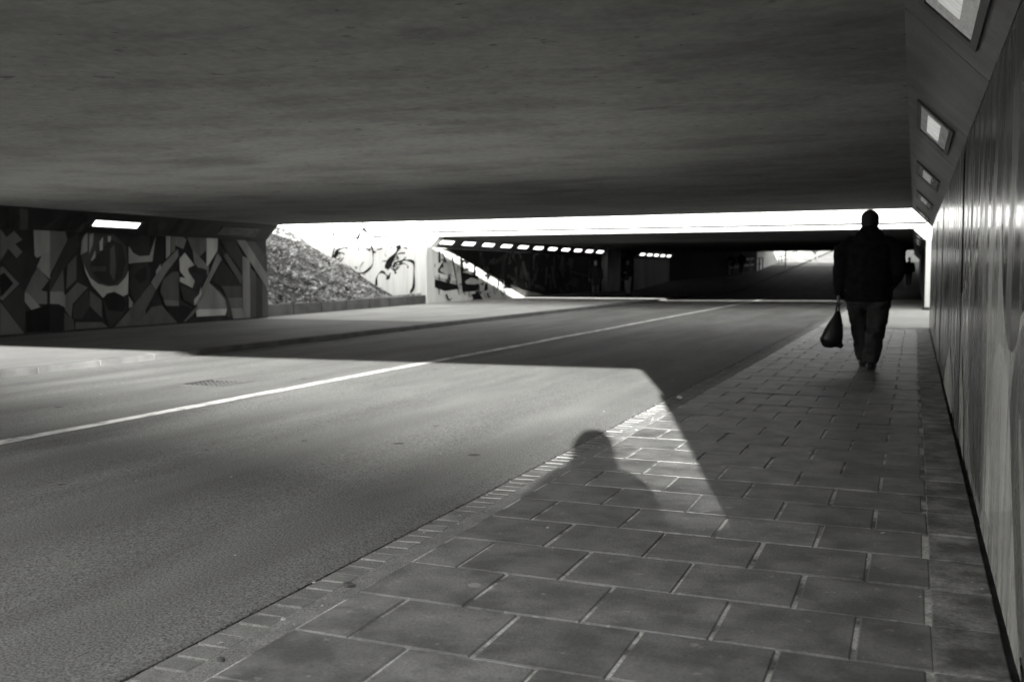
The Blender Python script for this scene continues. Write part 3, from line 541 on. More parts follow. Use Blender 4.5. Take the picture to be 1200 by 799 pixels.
# right wall: tall glossy painted panels, butted with thin joints
npan = 20; wp = (22.1 - NEAR_W) / npan
pm = mesh_of('wall_panel', bevbox(0, 0.042, -wp/2 + 0.0006, wp/2 - 0.0006, 0.018, 2.02, 0.0008), M['glosswall'])
for k in range(npan): link('wall_panel', pm, ub, (0.30 + random.uniform(-.0012, .0012), NEAR_W + wp * (k + 0.5), 0))
mural('painted_wave_mural', MURAL_RIGHT, lambda a, b, o: (0.2985 - o, a, b), M['glosspaint'], ub, 3.2)
# left wall: one painted face and its mural
bm = boxm(-15.34, -15.30, NEAR_W, 21.03, -0.05, 1.95); build('painted_wall_face', bm, M['leftpaint'], ub)
mural('painted_mural', MURAL_LEFT, lambda a, b, o: (-15.30 + o, a, b), M['paint'], ub, 2.2)
# sloped panels between walls and ceiling (45 degrees)
q = math.sqrt(0.5)
sp_r = mesh_of('sloped_panel', bevbox(-1.018, 1.018, -0.268, 0.268, -0.03, 0.0, 0.004), M['slope'])
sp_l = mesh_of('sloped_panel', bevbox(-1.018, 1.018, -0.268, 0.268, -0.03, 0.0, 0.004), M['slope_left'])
MAT_R = Matrix(((0, -q, -q), (1, 0, 0), (0, q, -q)))     # local x along the passage, y up the slope, z out of the panel
MAT_L = Matrix(((0, q, q), (-1, 0, 0), (0, q, -q)))
def on_slope(o, side, y):
    if side > 0: o.matrix_local = Matrix.Translation((0.111, y, 2.211)) @ MAT_R.to_4x4()
    else: o.matrix_local = Matrix.Translation((-15.11, y, 2.137)) @ MAT_L.to_4x4()
sp_0 = mesh_of('sloped_panel', bevbox(0.03, 1.018, -0.268, 0.268, -0.03, 0.0, 0.004), M['slope'])
on_slope(link('sloped_panel', sp_0, ub), 1, 2.07)
for k in range(1, 10):
    y = 2.07 + 2.05 * k
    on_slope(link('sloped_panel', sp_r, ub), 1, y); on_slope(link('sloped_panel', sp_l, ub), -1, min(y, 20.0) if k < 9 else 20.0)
for poly in MURAL_SLOPE: mural('painted_stripe', [poly], lambda a, b, o: (b - 17.25 + 0.003 + o, a, b - o - 0.003), M['paint'], ub, 2.2)

for k in range(20):
    y = 12.3 + k * .41; g_ = (40, 55, 34, 62, 46)[k % 5]; d = .28 if (k // 4) % 2 else -.3
    if not (15.0 < y < 16.6 or 18.9 < y < 20.5 or 16.9 < y < 18.9): mural('painted_stripe', [(g_, [(y, 1.955), (y + .19, 1.955), (y + .19 + d, 2.31), (y + d, 2.31)])], lambda a, b, o: (b - 17.25 + 0.003 + o, a, b - o - 0.003), M['paint'], ub, 2.0)
# recessed lamps
def lamp_meshes(glass, tube, half=0.62, fr=0.09, w_=0.165):
    bm = bmesh.new(); t = 0.014; g_ = w_ - .037
    for a in ((-half-fr, half+fr, -w_, -w_+.035), (-half-fr, half+fr, w_-.035, w_), (-half-fr, -half, -w_+.035, w_-.035), (half, half+fr, -w_+.035, w_-.035)): box(bm, *a, -0.01, t)
    f = mesh_of('lamp_frame', bm, M['frame'])
    bm = bmesh.new(); N = 24
    for i in range(N):                                   # ribbed glass
        a = -half + 2*half*i/N; b = a + 2*half/N
        vs = [bm.verts.new(c) for c in ((a, -g_, .002), ((a+b)/2, -g_, .009), (b, -g_, .002), (b, g_, .002), ((a+b)/2, g_, .009), (a, g_, .002))]
        bm.faces.new((vs[0], vs[1], vs[4], vs[5])); bm.faces.new((vs[1], vs[2], vs[3], vs[4]))
    g = mesh_of('lamp_glass', bm, M[glass])
    bm = bmesh.new(); 
    for x0, x1, y0, y1 in ((-half*.72, half*.66, -.055, .06),):
        box(bm, x0, x1, y0, y1, .008, .0125)
    return f, g, (mesh_of('lamp_tube', bm, M[tube]) if tube else None)
L_DIM = lamp_meshes('lampglass', 'lamptube'); L_LOW = lamp_meshes('lampglass_low', 'lamptube_low'); L_ON = lamp_meshes('lampon', None, w_=.115); L_OFF = lamp_meshes('lampoff', None, w_=.13); L_FAR = lamp_meshes('lampon', None, .56, .09, .125)
def lamp(side, y, ms, label, group, loc=None, sc=1):
    o = empty('recessed_lamp'); 
    if loc is None: on_slope(o, side, y)
    else: o.matrix_local = Matrix.Translation(loc) @ (MAT_R if side > 0 else MAT_L).to_4x4() @ Matrix.Scale(sc, 4)
    tag(o, label, 'lamp', group)
    link('lamp_frame', ms[0], o); link('lamp_glass', ms[1], o)
    if ms[2]: link('lamp_tube', ms[2], o)
    return o
ordn = ['nearest', 'second nearest', 'third', 'fourth', 'last']
for k in range(5):
    lamp(1, 4.05 + 4.08 * k, L_DIM if k < 2 else L_LOW, ('%s boxed lamp recessed in the sloped panels above the right wall' % ordn[k]), 'lamps above the right wall')
lamp(-1, 15.75, L_ON, 'brightly lit lamp above the painted mural on the left wall', 'lamps above the left mural')
lamp(-1, 19.7, L_OFF, 'unlit lamp above the left mural near its far end', 'lamps above the left mural')

# ---------------------------------------------------------------- the open gap between the two bridges
def plinth_x(y): return -15.5 - (y - 21.05) * 0.092
pl = tag(empty('low_retaining_wall', (0, 0, 0)), 'low concrete edging wall at the foot of the leafy slope', 'low wall')
for k in range(7):
    y0 = 21.1 + k * 1.6; y1 = y0 + 1.585
    bm = bmesh.new(); vs = box(bm, -0.16, 0, -0.79, 0.79, -0.1, 0.30)
    bmesh.ops.bevel(bm, geom=list(bm.edges), offset=0.012, segments=1, affect='EDGES')
    build('concrete_block', bm, M['kerb'], pl, (plinth_x((y0+y1)/2), (y0+y1)/2, random.uniform(-.01, .01)), (0, 0, 0.0917))
# leafy slope
bm = bmesh.new(); NX, NY = 26, 24; G = []
def slope_z(x, y):
    d = plinth_x(y) - 0.12 - x
    return min(0.20 + 0.05 * d + 0.455 * max(0.0, d - 1.25) ** 1.05, 5.2) + 0.05 * math.sin(x * 2.1 + y * 1.7) + 0.04 * math.sin(x * 3.7 - y * 2.9)
for j in range(NY + 1):
    y = 20.9 + 11.6 * j / NY; G.append([bm.verts.new((plinth_x(y) - 0.12 - 14 * (i / NX) ** 1.15, y, slope_z(plinth_x(y) - 0.12 - 14 * (i / NX) ** 1.15, y))) for i in range(NX + 1)])
for a, b in zip(G, G[1:]):
    for i in range(NX): bm.faces.new((a[i], b[i], b[i+1], a[i+1]))
build('embankment', bm, M['soil'], kind='structure', smooth=True)
vs, fs = [], []
for k in range(23000):
    y = random.uniform(21, 32.3); d = random.random() * 9.5; x = plinth_x(y) - 0.14 - d
    cl_ = math.sin(x * 1.9 + 1.3 * math.sin(y * 1.3)) * math.sin(y * 2.3 + 0.7 * math.sin(x * 2.2))
    if cl_ < -0.45 and k % 3: continue
    z = slope_z(x, y) + random.uniform(0.0, 0.08) + 0.03 * max(cl_, 0)
    s = random.choice((random.uniform(0.025, 0.06), random.uniform(0.05, 0.11))) * (1.2 if cl_ > 0 else 0.75); a = random.uniform(0, 6.28); t = random.uniform(-0.9, 0.9); t2 = random.uniform(-0.7, 0.7)
    Rm = Matrix.Rotation(a, 3, 'Z') @ Matrix.Rotation(t, 3, 'X') @ Matrix.Rotation(t2, 3, 'Y')
    i0 = len(vs)
    for c in ((-s, 0, 0), (0, -s * .55, .2 * s), (s, 0, -.15 * s), (0, s * .55, .2 * s)): vs.append(Vector((x, y, z)) + Rm @ Vector(c))
    fs.append((i0, i0+1, i0+2, i0+3))
me = bpy.data.meshes.new('ground_cover'); me.from_pydata(vs, [], fs); me.materials.append(M['leaf'])
tag(link('ground_cover', me), 'leafy ground cover carpeting the bank between the two bridges', 'ground cover', kind='stuff')
def crumple(name, s, m, loc, sq=(1, .7, .45), seed=1):
    rr = random.Random(seed); bm = bmesh.new(); bmesh.ops.create_icosphere(bm, subdivisions=2, radius=s)
    for v in bm.verts: v.co *= rr.uniform(0.6, 1.15); v.co.x *= sq[0]; v.co.y *= sq[1]; v.co.z *= sq[2]
    return build(name, bm, m, None, loc, (0, 0, rr.uniform(0, 3)))
sx = lambda y, d: (plinth_x(y) - d, y, slope_z(plinth_x(y) - d, y) + 0.1)
tag(crumple('litter', 0.17, M['litter'], sx(23.2, 3.3), seed=3), 'white litter lying high on the leafy bank by the mural wall', 'litter')
tag(crumple('litter', 0.14, M['litter'], sx(22.3, 4.6), seed=4), 'white litter at the very top of the leafy bank', 'litter')
tag(crumple('litter', 0.11, M['litter'], sx(27.2, 1.9), seed=5), 'small pale litter halfway up the middle of the bank', 'litter')
tag(crumple('litter', 0.036, M['litter'], (-1.99, 9.0, -0.01), seed=6), 'crumpled white paper in the gutter beyond the shadow edge', 'litter')
tag(crumple('dead_leaf', 0.032, M['deadleaf'], (-1.93, 3.12, -0.010), (1, .8, .25), seed=7), 'dark dead leaf on the gutter mortar beside the slabs', 'leaf')
tag(crumple('dead_leaf', 0.02, M['deadleaf'], (-1.91, 2.36, -0.012), (1, .6, .3), seed=8), 'small dark leaf on the gutter close to the bottom edge', 'leaf')
bm = bmesh.new()
for k in range(420):
    if k % 3: x, y = random.uniform(-2.07, -1.87), random.uniform(1.5, 20)
    elif k % 2: x, y = random.uniform(-9.8, -2.2), random.uniform(2, 20)
    else: x, y = random.choice([random.uniform(0.2, 0.29), random.uniform(-1.8, 0.2)]), random.uniform(1.8, 20)
    z = road_z(x) if x < -2.1 else (-0.02 if x < -1.85 else 0.001); s = random.uniform(0.004, 0.013); a = random.uniform(0, 6)
    p = [bm.verts.new((x + s * math.cos(a + t) * random.uniform(.5, 1.3), y + s * math.sin(a + t) * random.uniform(.5, 1.3), z + random.uniform(0.002, 0.008))) for t in (0, 1.6, 3.1, 4.7)]
    bm.faces.new(p)
tag(build('grit', bm, M['mortar']), 'scattered pale grit and crumbs along the gutter and slabs', 'grit', kind='stuff')

# ---------------------------------------------------------------- far bridge
fb = tag(empty('underpass', (0, 0, 0)), 'far white fronted bridge spanning the road beyond the open gap', 'underpass')
PY = 32.5
bm = bmesh.new()
prof = [(PY + 0.35, 2.44), (66, 2.44), (91, 3.75), (91, 4.6), (66, 3.3), (PY + 0.35, 3.3)]  # unseen far rise, lengthened to darken the ground below
A = [bm.verts.new((-19.3, y, z)) for y, z in prof]; B = [bm.verts.new((4, y, z)) for y, z in prof]
bm.faces.new(A); bm.faces.new(B[::-1])
for i in range(6): bm.faces.new((A[i], B[i], B[(i+1) % 6], A[(i+1) % 6]))
bmesh.ops.recalc_face_normals(bm, faces=list(bm.faces))
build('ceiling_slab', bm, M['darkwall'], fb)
build('fascia_beam', bevbox(-16.95, 4.0, PY - 0.10, PY + 0.345, 2.44, 2.567, 0.006), M['fascia'], fb)
build('fascia_beam', bevbox(-16.95, 4.0, PY - 0.115, PY + 0.345, 2.627, 3.35, 0.006), M['fascia'], fb)
build('joint_seal', boxm(-16.9, 3.95, PY + 0.26, PY + 0.34, 2.5675, 2.6265), M['black_line'], fb)
build('head_wall', boxm(-26, -16.5, PY - 0.02, PY + 0.4, -0.2, 3.7), M['whitewall'], fb)
build('head_wall', boxm(0.30, 9, PY - 0.02, PY + 0.4, -0.2, 3.4), M['whitewall'], fb)
build('pilaster', bevbox(-16.95, -16.5, PY - 0.2, PY - 0.021, -0.1, 2.43, 0.012), M['whitewall'], fb)
rs = random.Random(5); SCRIBBLE = []
for k in range(16):
    x = rs.uniform(-21.8, -17.3); z = max(rs.uniform(.8, 2.7), .9 + (-18.6 - x) * .5); r_ = rs.uniform(.1, .28)
    SCRIBBLE.append((rs.uniform(.012, .028), [(x + r_ * math.cos(t) * rs.uniform(.6, 1.3), z + r_ * math.sin(t) * rs.uniform(.5, 1.2)) for t in [rs.uniform(0, 2) + 1.1 * i for i in range(rs.choice((3, 4, 5)))]]))
strokes('spray_stroke', [(w_ * 1.9, p_) for w_, p_ in HEAD_STROKES + HEAD_STROKES_B + SCRIBBLE], lambda a, b, o: (a, PY - 0.022 - o, b), M['black_line'], fb)
rr = random.Random(11); dark_, pale_ = [], []
for k in range(60):
    y = rr.uniform(33.1, 42.5); z = rr.uniform(0.25, 1.95); dy, dz = rr.uniform(-.5, .5), rr.uniform(-.45, .45)
    (dark_ if z < 1.95 - (y - 33.5) * .22 or rr.random() < .3 else pale_).append((rr.uniform(.03, .13), [(y, z), (y + dy * .6, min(max(z + dz, .1), 1.98)), (y + dy * 1.4, min(max(z + dz * .4, .1), 1.98))]))
for k in range(46):
    y = rr.uniform(36, 53.5); z = rr.uniform(0.2, 1.9); dy, dz = rr.uniform(-.9, .9), rr.uniform(-.8, .8)
    pale_.append((rr.uniform(.05, .16), [(y, z), (y + dy * .4, min(max(z + dz, .1), 1.98)), (y + dy, min(max(z + dz * .5, .1), 1.98))]))
PW = lambda a, b, o: (-16.5 + o + .035, a, b)
def wall_run(name, x, y0, y1, m, top=2.05, thick=2.5, side=-1, parent=fb):
    return build(name, boxm(*( (x - thick, x) if side < 0 else (x, x + thick) ), y0, y1, -0.3, top), m, parent)
def chamfer(x, y0, y1, m, side):
    bm = bmesh.new(); s = side
    prism(bm, [(x, 2.052), (x - s*0.392, 2.438), (x + s*0.5, 2.438), (x + s*0.5, 2.052)], y0, y1)
    return build('sloped_panel', bm, m, fb)
wall_run('side_wall', -16.5, PY + 0.41, 54.2, M['whitewall']); chamfer(-16.5, PY + 0.03, PY + 0.5, M['whitewall'], -1); chamfer(-16.5, PY + 0.505, 54.2, M['slope_left'], -1)
mural('spray_mural_shade', GRAFFITI_SHADE_FAR, lambda a, b, o: (-16.5 + o, a, b), M['paint'], fb, 1.5)  # graffiti together with the painted shade behind it
strokes('spray_stroke', dark_, PW, M['black_line'], fb); strokes('spray_stroke', pale_, PW, M['grey_spray'], fb)
build('pilaster', bevbox(-16.9, -16.2, 54.3, 57.0, -0.2, 2.43, 0.02), M['concrete'], fb)
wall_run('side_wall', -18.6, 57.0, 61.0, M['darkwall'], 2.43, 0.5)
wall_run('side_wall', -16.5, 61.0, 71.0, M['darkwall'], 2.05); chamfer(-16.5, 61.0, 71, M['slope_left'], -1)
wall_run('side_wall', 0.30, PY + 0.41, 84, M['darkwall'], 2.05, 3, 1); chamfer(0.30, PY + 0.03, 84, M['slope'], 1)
bm = bmesh.new()                                          # wall closing in towards the ramp, its deep shade put into the colour
P_ = [(-16.5, 71.02), (-12.3, 84.8), (-13.3, 85.1), (-17.6, 71.02)]
lo = [bm.verts.new((x, y, 0.0)) for x, y in P_]; hi = [bm.verts.new((x, y, 5.0)) for x, y in P_]
bm.faces.new(lo[::-1]); bm.faces.new(hi)
for i in range(4): bm.faces.new((lo[i], lo[(i+1) % 4], hi[(i+1) % 4], hi[i]))
bmesh.ops.recalc_face_normals(bm, faces=list(bm.faces)); build('wing_wall', bm, M['deep_shade'], fb)
words = ['first', 'second', 'third', 'fourth', 'fifth', 'sixth', 'seventh', 'eighth', 'ninth', 'tenth', 'eleventh']
for k in range(11):
    lamp(-1, 0, L_FAR, '%s lit lamp from the entrance on the far bridge left wall' % words[k], 'lamps in a row under the far bridge', (-16.29, 33.6 + 1.95 * k, 2.262))
for k in range(5):
    lamp(-1, 0, L_FAR, '%s small lit lamp in the short row beyond the pale pilaster' % words[k], 'short row of lamps beyond the pilaster', (-16.29, 62.4 + 1.85 * k, 2.262))
for k in range(3):
    lamp(1, 0, L_DIM, '%s dim lamp inside the far bridge above its right wall' % words[k], 'lamps on the far bridge right side', (0.09, 35 + 4 * k, 2.262))
# earth behind the walls
def earth(x0, x1, y0, y1, z): build('embankment', boxm(x0, x1, y0, y1, -0.24, z), M['grass'], kind='structure')
earth(5, 60, NEAR_W + 0.5, 21.6, 3.5); earth(-70, -19, NEAR_W + 0.5, 20.8, 3.4)
earth(9, 60, 32.7, 84, 3.2); earth(-70, -19.4, 32.95, 84, 3.2)
bm = bmesh.new(); prism(bm, [(2.7, -0.24), (9.5, 3.4), (60, 3.4), (60, -0.24)], 22.15, 32.4); build('embankment', bm, M['grass'], kind='structure')
tag(build('rubble', (lambda b: (([box(b, 0.42 + random.uniform(-.2, .25), 0.5 + random.uniform(0, .25), 31.7 + random.uniform(0, .4), 32.1 + random.uniform(0, .2), -0.02, random.uniform(.02, .1)) for _ in range(9)]), b)[1])(bmesh.new()), M['soil']), 'small dark heap of rubble at the foot of the white pier', 'rubble')

# ---------------------------------------------------------------- the ramp beyond
ww = tag(empty('wall', (0, 0, 0)), 'sunlit white wall with graffiti beside the ramp beyond the bridges', 'wall')
for i in range(12):
    y0 = 85 + 4 * i; x = lambda y: -12.3 - (y - 85) * 0.02
    bm = bmesh.new(); c = [(x(y0), y0), (x(y0+3.98), y0+3.98), (x(y0+3.98) - .3, y0+3.98), (x(y0) - .3, y0)]
    lo = [bm.verts.new((a, b, zf(b) - .2)) for a, b in c]; hi = [bm.verts.new((a, b, zf(b) + 2.6)) for a, b in c]
    bm.faces.new(lo[::-1]); bm.faces.new(hi)
    for k in range(4): bm.faces.new((lo[k], lo[(k+1) % 4], hi[(k+1) % 4], hi[k]))
    bmesh.ops.recalc_face_normals(bm, faces=list(bm.faces)); build('wall_panel', bm, M['concrete'], ww)
fst = []
for k in range(9):
    y = 112 + k * 2.6; z = zf(y)
    fst.append((0.09, [(y + random.uniform(-1, 1), z + 0.3 + random.random()), (y + 1.2, z + 1.3), (y + 1.9, z + .4 + random.random()), (y + .4, z + .3)]))
strokes('spray_stroke', fst, lambda a, b, o: (-12.3 - (a - 85) * .02 + .01 + o, a, b), M['black_line'], ww)
def rod(bm, a, b, r, n=8):
    a, b = Vector(a), Vector(b); d = (b - a).normalized(); u = d.orthogonal().normalized(); v = d.cross(u)
    A = [bm.verts.new(a + r * (math.cos(t) * u + math.sin(t) * v)) for t in [6.2832 * i / n for i in range(n)]]
    B = [bm.verts.new(b + r * (math.cos(t) * u + math.sin(t) * v)) for t in [6.2832 * i / n for i in range(n)]]
    bm.faces.new(A[::-1]); bm.faces.new(B)
    for i in range(n): bm.faces.new((A[i], A[(i+1) % n], B[(i+1) % n], B[i]))
    return bm
def railing(y0, y1, xf, label, rails):
    o = tag(empty('railing', (xf(y0), y0, zf(y0))), label, 'railing'); n = max(2, int((y1 - y0) / 1.7) + 1); o.location = (0, 0, 0)
    for i in range(n):
        y = y0 + (y1 - y0) * i / (n - 1); build('post', rod(bmesh.new(), (xf(y), y, zf(y)), (xf(y), y, zf(y) + rails[-1] + .06), 0.05), M['rail'], o)
    for h in rails: build('rail', rod(bmesh.new(), (xf(y0), y0, zf(y0) + h), (xf(y1), y1, zf(y1) + h), 0.06), M['rail'], o)
railing(79, 86.5, lambda y: -12.05 - (84.5 - y) * .28 * (y < 84.5), 'dark two bar railing at the corner where the white wall starts', (0.55, 1.05))
railing(97, 112, lambda y: -12.0, 'dark handrail rising along the white wall of the ramp', (0.75,))
pb = tag(build('post', rod(bmesh.new(), (-10.5, 89.4, zf(89.4) - .05), (-10.5, 89.4, zf(89.4) + 4.2), 0.055), M['rail']), 'thin dark lamp post on the pavement beside the white wall', 'post')
pb = tag(build('post', rod(bmesh.new(), (-10.8, 101.6, zf(101.6) - .05), (-10.8, 101.6, zf(101.6) + 3.0), 0.055), M['rail']), 'thin dark sign post farther up the ramp pavement', 'post')
# office block behind the viewpoint: it cuts off the low sun and leaves the soft shade on the near road
ob = tag(empty('office_block', (26, -90, 0), R(-12.4)), 'long seven storey brick office block standing behind the viewpoint', 'building')
build('wall', boxm(-80, 80, -8, 0, -1, OFFICE_H), M['facade'], ob)
bm = bmesh.new()
for i in range(38):
    for j in range(7): box(bm, -78 + i * 4.15, -75.6 + i * 4.15, -0.05, 0.03, 1.0 + j * 3.4, 2.9 + j * 3.4)
build('windows', bm, M['window'], ob, kind='stuff')

# ---------------------------------------------------------------- people
def tube(bm, pts, rad, side=(1, 0, 0), n=14, cap0=.8, cap1=.8):
    """closed loft with elliptical rings; rad = [(r_side, r_other), ...]; rounded ends"""
    P = [Vector(p) for p in pts]; side = Vector(side); rings = []
    def ring(c, d, rx, ry):
        u = (side - d * side.dot(d))
        if u.length < 0.2: u = Vector((0, 1, 0)) - d * d.y
        u.normalize(); v = d.cross(u)
        return [bm.verts.new(c + u * rx * math.cos(t) + v * ry * math.sin(t)) for t in [6.2832 * i / n for i in range(n)]]
    ds = [(P[min(i+1, len(P)-1)] - P[max(i-1, 0)]).normalized() for i in range(len(P))]
    r0 = min(rad[0]); r1 = min(rad[-1])
    for k in (0.98, 0.75, 0.4): rings.append(ring(P[0] - ds[0] * r0 * k * cap0, ds[0], rad[0][0] * math.sqrt(1 - k*k), rad[0][1] * math.sqrt(1 - k*k)))
    for p, d, r in zip(P, ds, rad): rings.append(ring(p, d, *r))
    for k in (0.4, 0.75, 0.98): rings.append(ring(P[-1] + ds[-1] * r1 * k * cap1, ds[-1], rad[-1][0] * math.sqrt(1 - k*k), rad[-1][1] * math.sqrt(1 - k*k)))
    bm.faces.new(rings[0][::-1]); bm.faces.new(rings[-1])
    for a, b in zip(rings, rings[1:]):
        for i in range(n): bm.faces.new((a[i], a[(i+1) % n], b[(i+1) % n], b[i]))
    return bm
def one(r): return (r, r) if not isinstance(r, tuple) else r
def fuse(name, limbs, m, parent, voxel=0.012, smooth=4):
    """unite overlapping lofts into one continuous skin"""
    bm = bmesh.new()
    for pts, rad, *sd in limbs:
        kw = sd[1] if len(sd) > 1 else {}
        tube(bm, pts, [one(r) for r in rad], *(sd[:1] if sd else ()), **kw)
    bmesh.ops.recalc_face_normals(bm, faces=list(bm.faces))
    me = mesh_of(name, bm, m); o = link(name, me)
    rm = o.modifiers.new('r', 'REMESH'); rm.mode = 'VOXEL'; rm.voxel_size = voxel
    sm = o.modifiers.new('s', 'SMOOTH'); sm.factor = 0.5; sm.iterations = smooth
    dg = bpy.context.evaluated_depsgraph_get(); dg.update()
    new = bpy.data.meshes.new_from_object(o.evaluated_get(dg)); o.modifiers.clear(); o.data = new
    if not new.materials: new.materials.append(m)
    for p in new.polygons: p.use_smooth = True
    if parent: o.parent = parent
    return o
def crease(o, amp):
    """cloth folds: push the surface in and out along its normals"""
    if amp:
        me = o.data; nr = [v.normal.copy() for v in me.vertices]
        for v, n_ in zip(me.vertices, nr):
            f = noise.noise(Vector((v.co.x * 9, v.co.y * 9, v.co.z * 16))) + .6 * noise.noise(Vector((v.co.x * 20 + 5, v.co.y * 20, v.co.z * 26)))
            v.co += n_ * amp * f
    return o
def hand_limbs(w, d, curl=0.6, side=1):
    """palm, four unequal bent fingers and a thumb, hanging from wrist w along d"""
    w = Vector(w); d = Vector(d).normalized(); f = Vector((0, 1, 0)); f = (f - d * f.dot(d)).normalized(); inn = d.cross(f) * side
    out = [([w, w + d * .05, w + d * .09], [(.022, .03), (.019, .042), (.016, .04)], inn)]
    for k, ln in enumerate((.068, .078, .074, .056)):
        b = w + d * .092 + f * (.033 - .022 * k); c = b + (d * .85 + inn * .5 * curl) * ln * .5; e = c + (d * (.8 - curl * .6) + inn * (.3 + curl * .7)) * ln * .5
        out.append(([b, c, e], [.0095, .009, .0075]))
    b = w + d * .035 + f * .035; out.append(([b, b + d * .03 + f * .025, b + d * .06 + f * .028 + inn * .014], [.013, .011, .009]))
    return out
def head_limbs(c, fwd, s=1.0):
    c = Vector(c); f = Vector(fwd).normalized(); r = Vector((f.y, -f.x, 0)); u = Vector((0, 0, 1))
    L = [([c - u*.115*s, c - u*.06*s + f*.005, c + f*.0, c + u*.06*s - f*.006, c + u*.105*s - f*.01], [(.052*s, .062*s), (.07*s, .085*s), (.077*s, .098*s), (.072*s, .092*s), (.042*s, .055*s)], r, dict(cap1=.3))]
    L.append(([c + f*.06*s - u*.10*s, c + f*.075*s - u*.085*s], [.03*s, .028*s]))           # chin
    L.append(([c + f*.095*s + u*.005, c + f*.112*s - u*.028*s], [.010*s, .017*s]))           # nose
    L.append(([c + f*.088*s - u*.06*s - r*.02*s, c + f*.088*s - u*.06*s + r*.02*s], [.009*s, .009*s]))   # mouth
    for sg in (-1, 1):
        L.append(([c + r*sg*.077*s + u*.02*s - f*.01, c + r*sg*.079*s - u*.03*s - f*.005], [(.009*s, .02*s), (.009*s, .014*s)]))    # ears
        L.append(([c + f*.085*s + r*sg*.022*s + u*.018*s, c + f*.082*s + r*sg*.045*s + u*.017*s], [.011*s, .009*s]))                 # brows
    return L
def person(label, loc, rz=0, h=1.75, build_=1.0, coat_len=0.80, legs=((-.10, .0, .0), (.10, .0, .0)), arms=None, cloth='jacket', trous='trousers', hood=False, vox=0.02,
           head_f=(0, 1, 0), group=None, hair_long=False, lean=0.0, knees=None, shoulder=0.215, head_k=1.0, foot=1.0, head_s=1.0, wrinkle=0):
    """figure facing +Y in its own space; legs = (x, y, lift) of each ankle; arms = (elbow, wrist) per side"""
    k = h / 1.80; b = build_
    o = tag(empty('person', loc, rz), label, 'person', group)
    o.scale = (k, k, k)
    arms = arms or (((-.30, -.03, 1.13), (-.31, .05, .88)), ((.30, -.03, 1.13), (.31, .05, .88)))
    hip = [(-.10 * b, 0, .92), (.10 * b, 0, .92)]
    kn = knees or [((-.11 + l[0]) / 2 * 1.0 - (.0), l[1] * .45 + .035, .50 + l[2] * .4) if i == 0 else ((.11 + l[0]) / 2, l[1] * .45 + .035, .50 + l[2] * .4) for i, l in enumerate(legs)]
    ank = [(l[0], l[1], .09 + l[2]) for l in legs]
    hc = Vector((0, .03 + lean, 1.675))
    body = [([(0, 0, .92), (0, 0, 1.1), (0, lean*.5, 1.3), (0, lean*.8, 1.42), (0, lean, 1.5)], [(.15, .10), (.14, .095), (.165, .105), (.15, .09), (.06, .06)]),
            ([(0, lean, 1.46), (0, lean + .02, 1.6)], [.057, .056])] + head_limbs(hc, head_f, head_s)
    for i in (0, 1):
        sg = -1 if i == 0 else 1; sh = (sg * (shoulder - .03), lean * .8, 1.42); e, w_ = arms[i]
        body.append(([sh, e, w_], [.048, .042, .028])); body += hand_limbs(w_, Vector(w_) - Vector(e), .6, -sg if i else 1)
        body.append(([hip[i], kn[i], ank[i]], [.08, .055, .042]))
        a = Vector(ank[i]); body.append(([a + Vector((0, -.03, -.05)), a + Vector((0, .12, -.06))], [.035, .03]))
    fuse('body', body, M['skin'], o, min(vox, .012), 3)
    J_ = [([(0, 0, coat_len), (0, -.005, .95), (0, -.005, 1.08), (0, lean*.5 - .01, 1.24), (0, lean*.8 - .01, 1.37), (0, lean*.9, 1.45), (0, lean, 1.525)],
           [(.198*b, .155*b), (.20*b, .155*b), (.205*b, .155*b), (.222*b, .155*b), (.225*b, .14*b), (.165*b, .11*b), (.078, .078)], (1, 0, 0), dict(cap0=.08))]
    for i in (0, 1):
        sg = -1 if i == 0 else 1; e, w_ = Vector(arms[i][0]), Vector(arms[i][1])
        J_.append(([(sg * shoulder * .80, lean * .8 - .01, 1.405), (sg * (shoulder + .02) * 1.0 * (b ** .5), lean*.8 - .01, 1.33), e * .6 + Vector((sg * shoulder, lean*.8, 1.36)) * .4, e, e.lerp(w_, .5), e.lerp(w_, .97)],
                   [(.085*b, .09*b), (.085*b, .09*b), (.08*b, .085*b), (.068*b, .07*b), (.062*b, .064*b), (.05*b, .052*b)]))
    if hood: J_.append(([(0, lean - .09, 1.43), (0, lean - .06, 1.50), (0, lean - .01, 1.555)], [(.19, .09), (.17, .11), (.115, .10)]))
    crease(fuse('jacket', J_, M[cloth], o, vox, 4), wrinkle)
    T = [([(0, 0, .98), (0, 0, .9), (0, 0, .82)], [(.175*b, .13*b), (.18*b, .135*b), (.15*b, .12*b)])]
    for i in (0, 1):
        a = Vector(ank[i]); kk = Vector(kn[i]); hh = Vector(hip[i])
        T.append(([hh, hh.lerp(kk, .5), kk, kk.lerp(a, .5), a + Vector((0, -.008, .045))], [.108*b, .098*b, .083*b, .076*b, .073*b]))
    crease(fuse('trousers', T, M[trous], o, vox, 4), wrinkle * 1.2)
    for i in (0, 1):
        a = Vector(ank[i]); tilt = legs[i][2]
        sh = fuse('shoe', [([a + Vector((0, -.075, -.045)), a + Vector((0, -.02, -.03)), a + Vector((0, .06, -.045)), a + Vector((0, .135, -.06 )), a + Vector((0, .17, -.065))], [(.036*foot, .04), (.045*foot, .055), (.048*foot, .042), (.046*foot, .028), (.034*foot, .02)]),
                           ([a + Vector((0, -.03, .03)), a + Vector((0, -.02, -.04))], [.05, .045])], M['shoe'], o, min(vox, .011), 2)
        bm = bmesh.new()
        ol = [(-.036, -.09), (.036, -.09), (.04, 0), (.048, .08), (.042, .15), (.012, .19), (-.012, .19), (-.042, .15), (-.048, .08), (-.04, 0)]
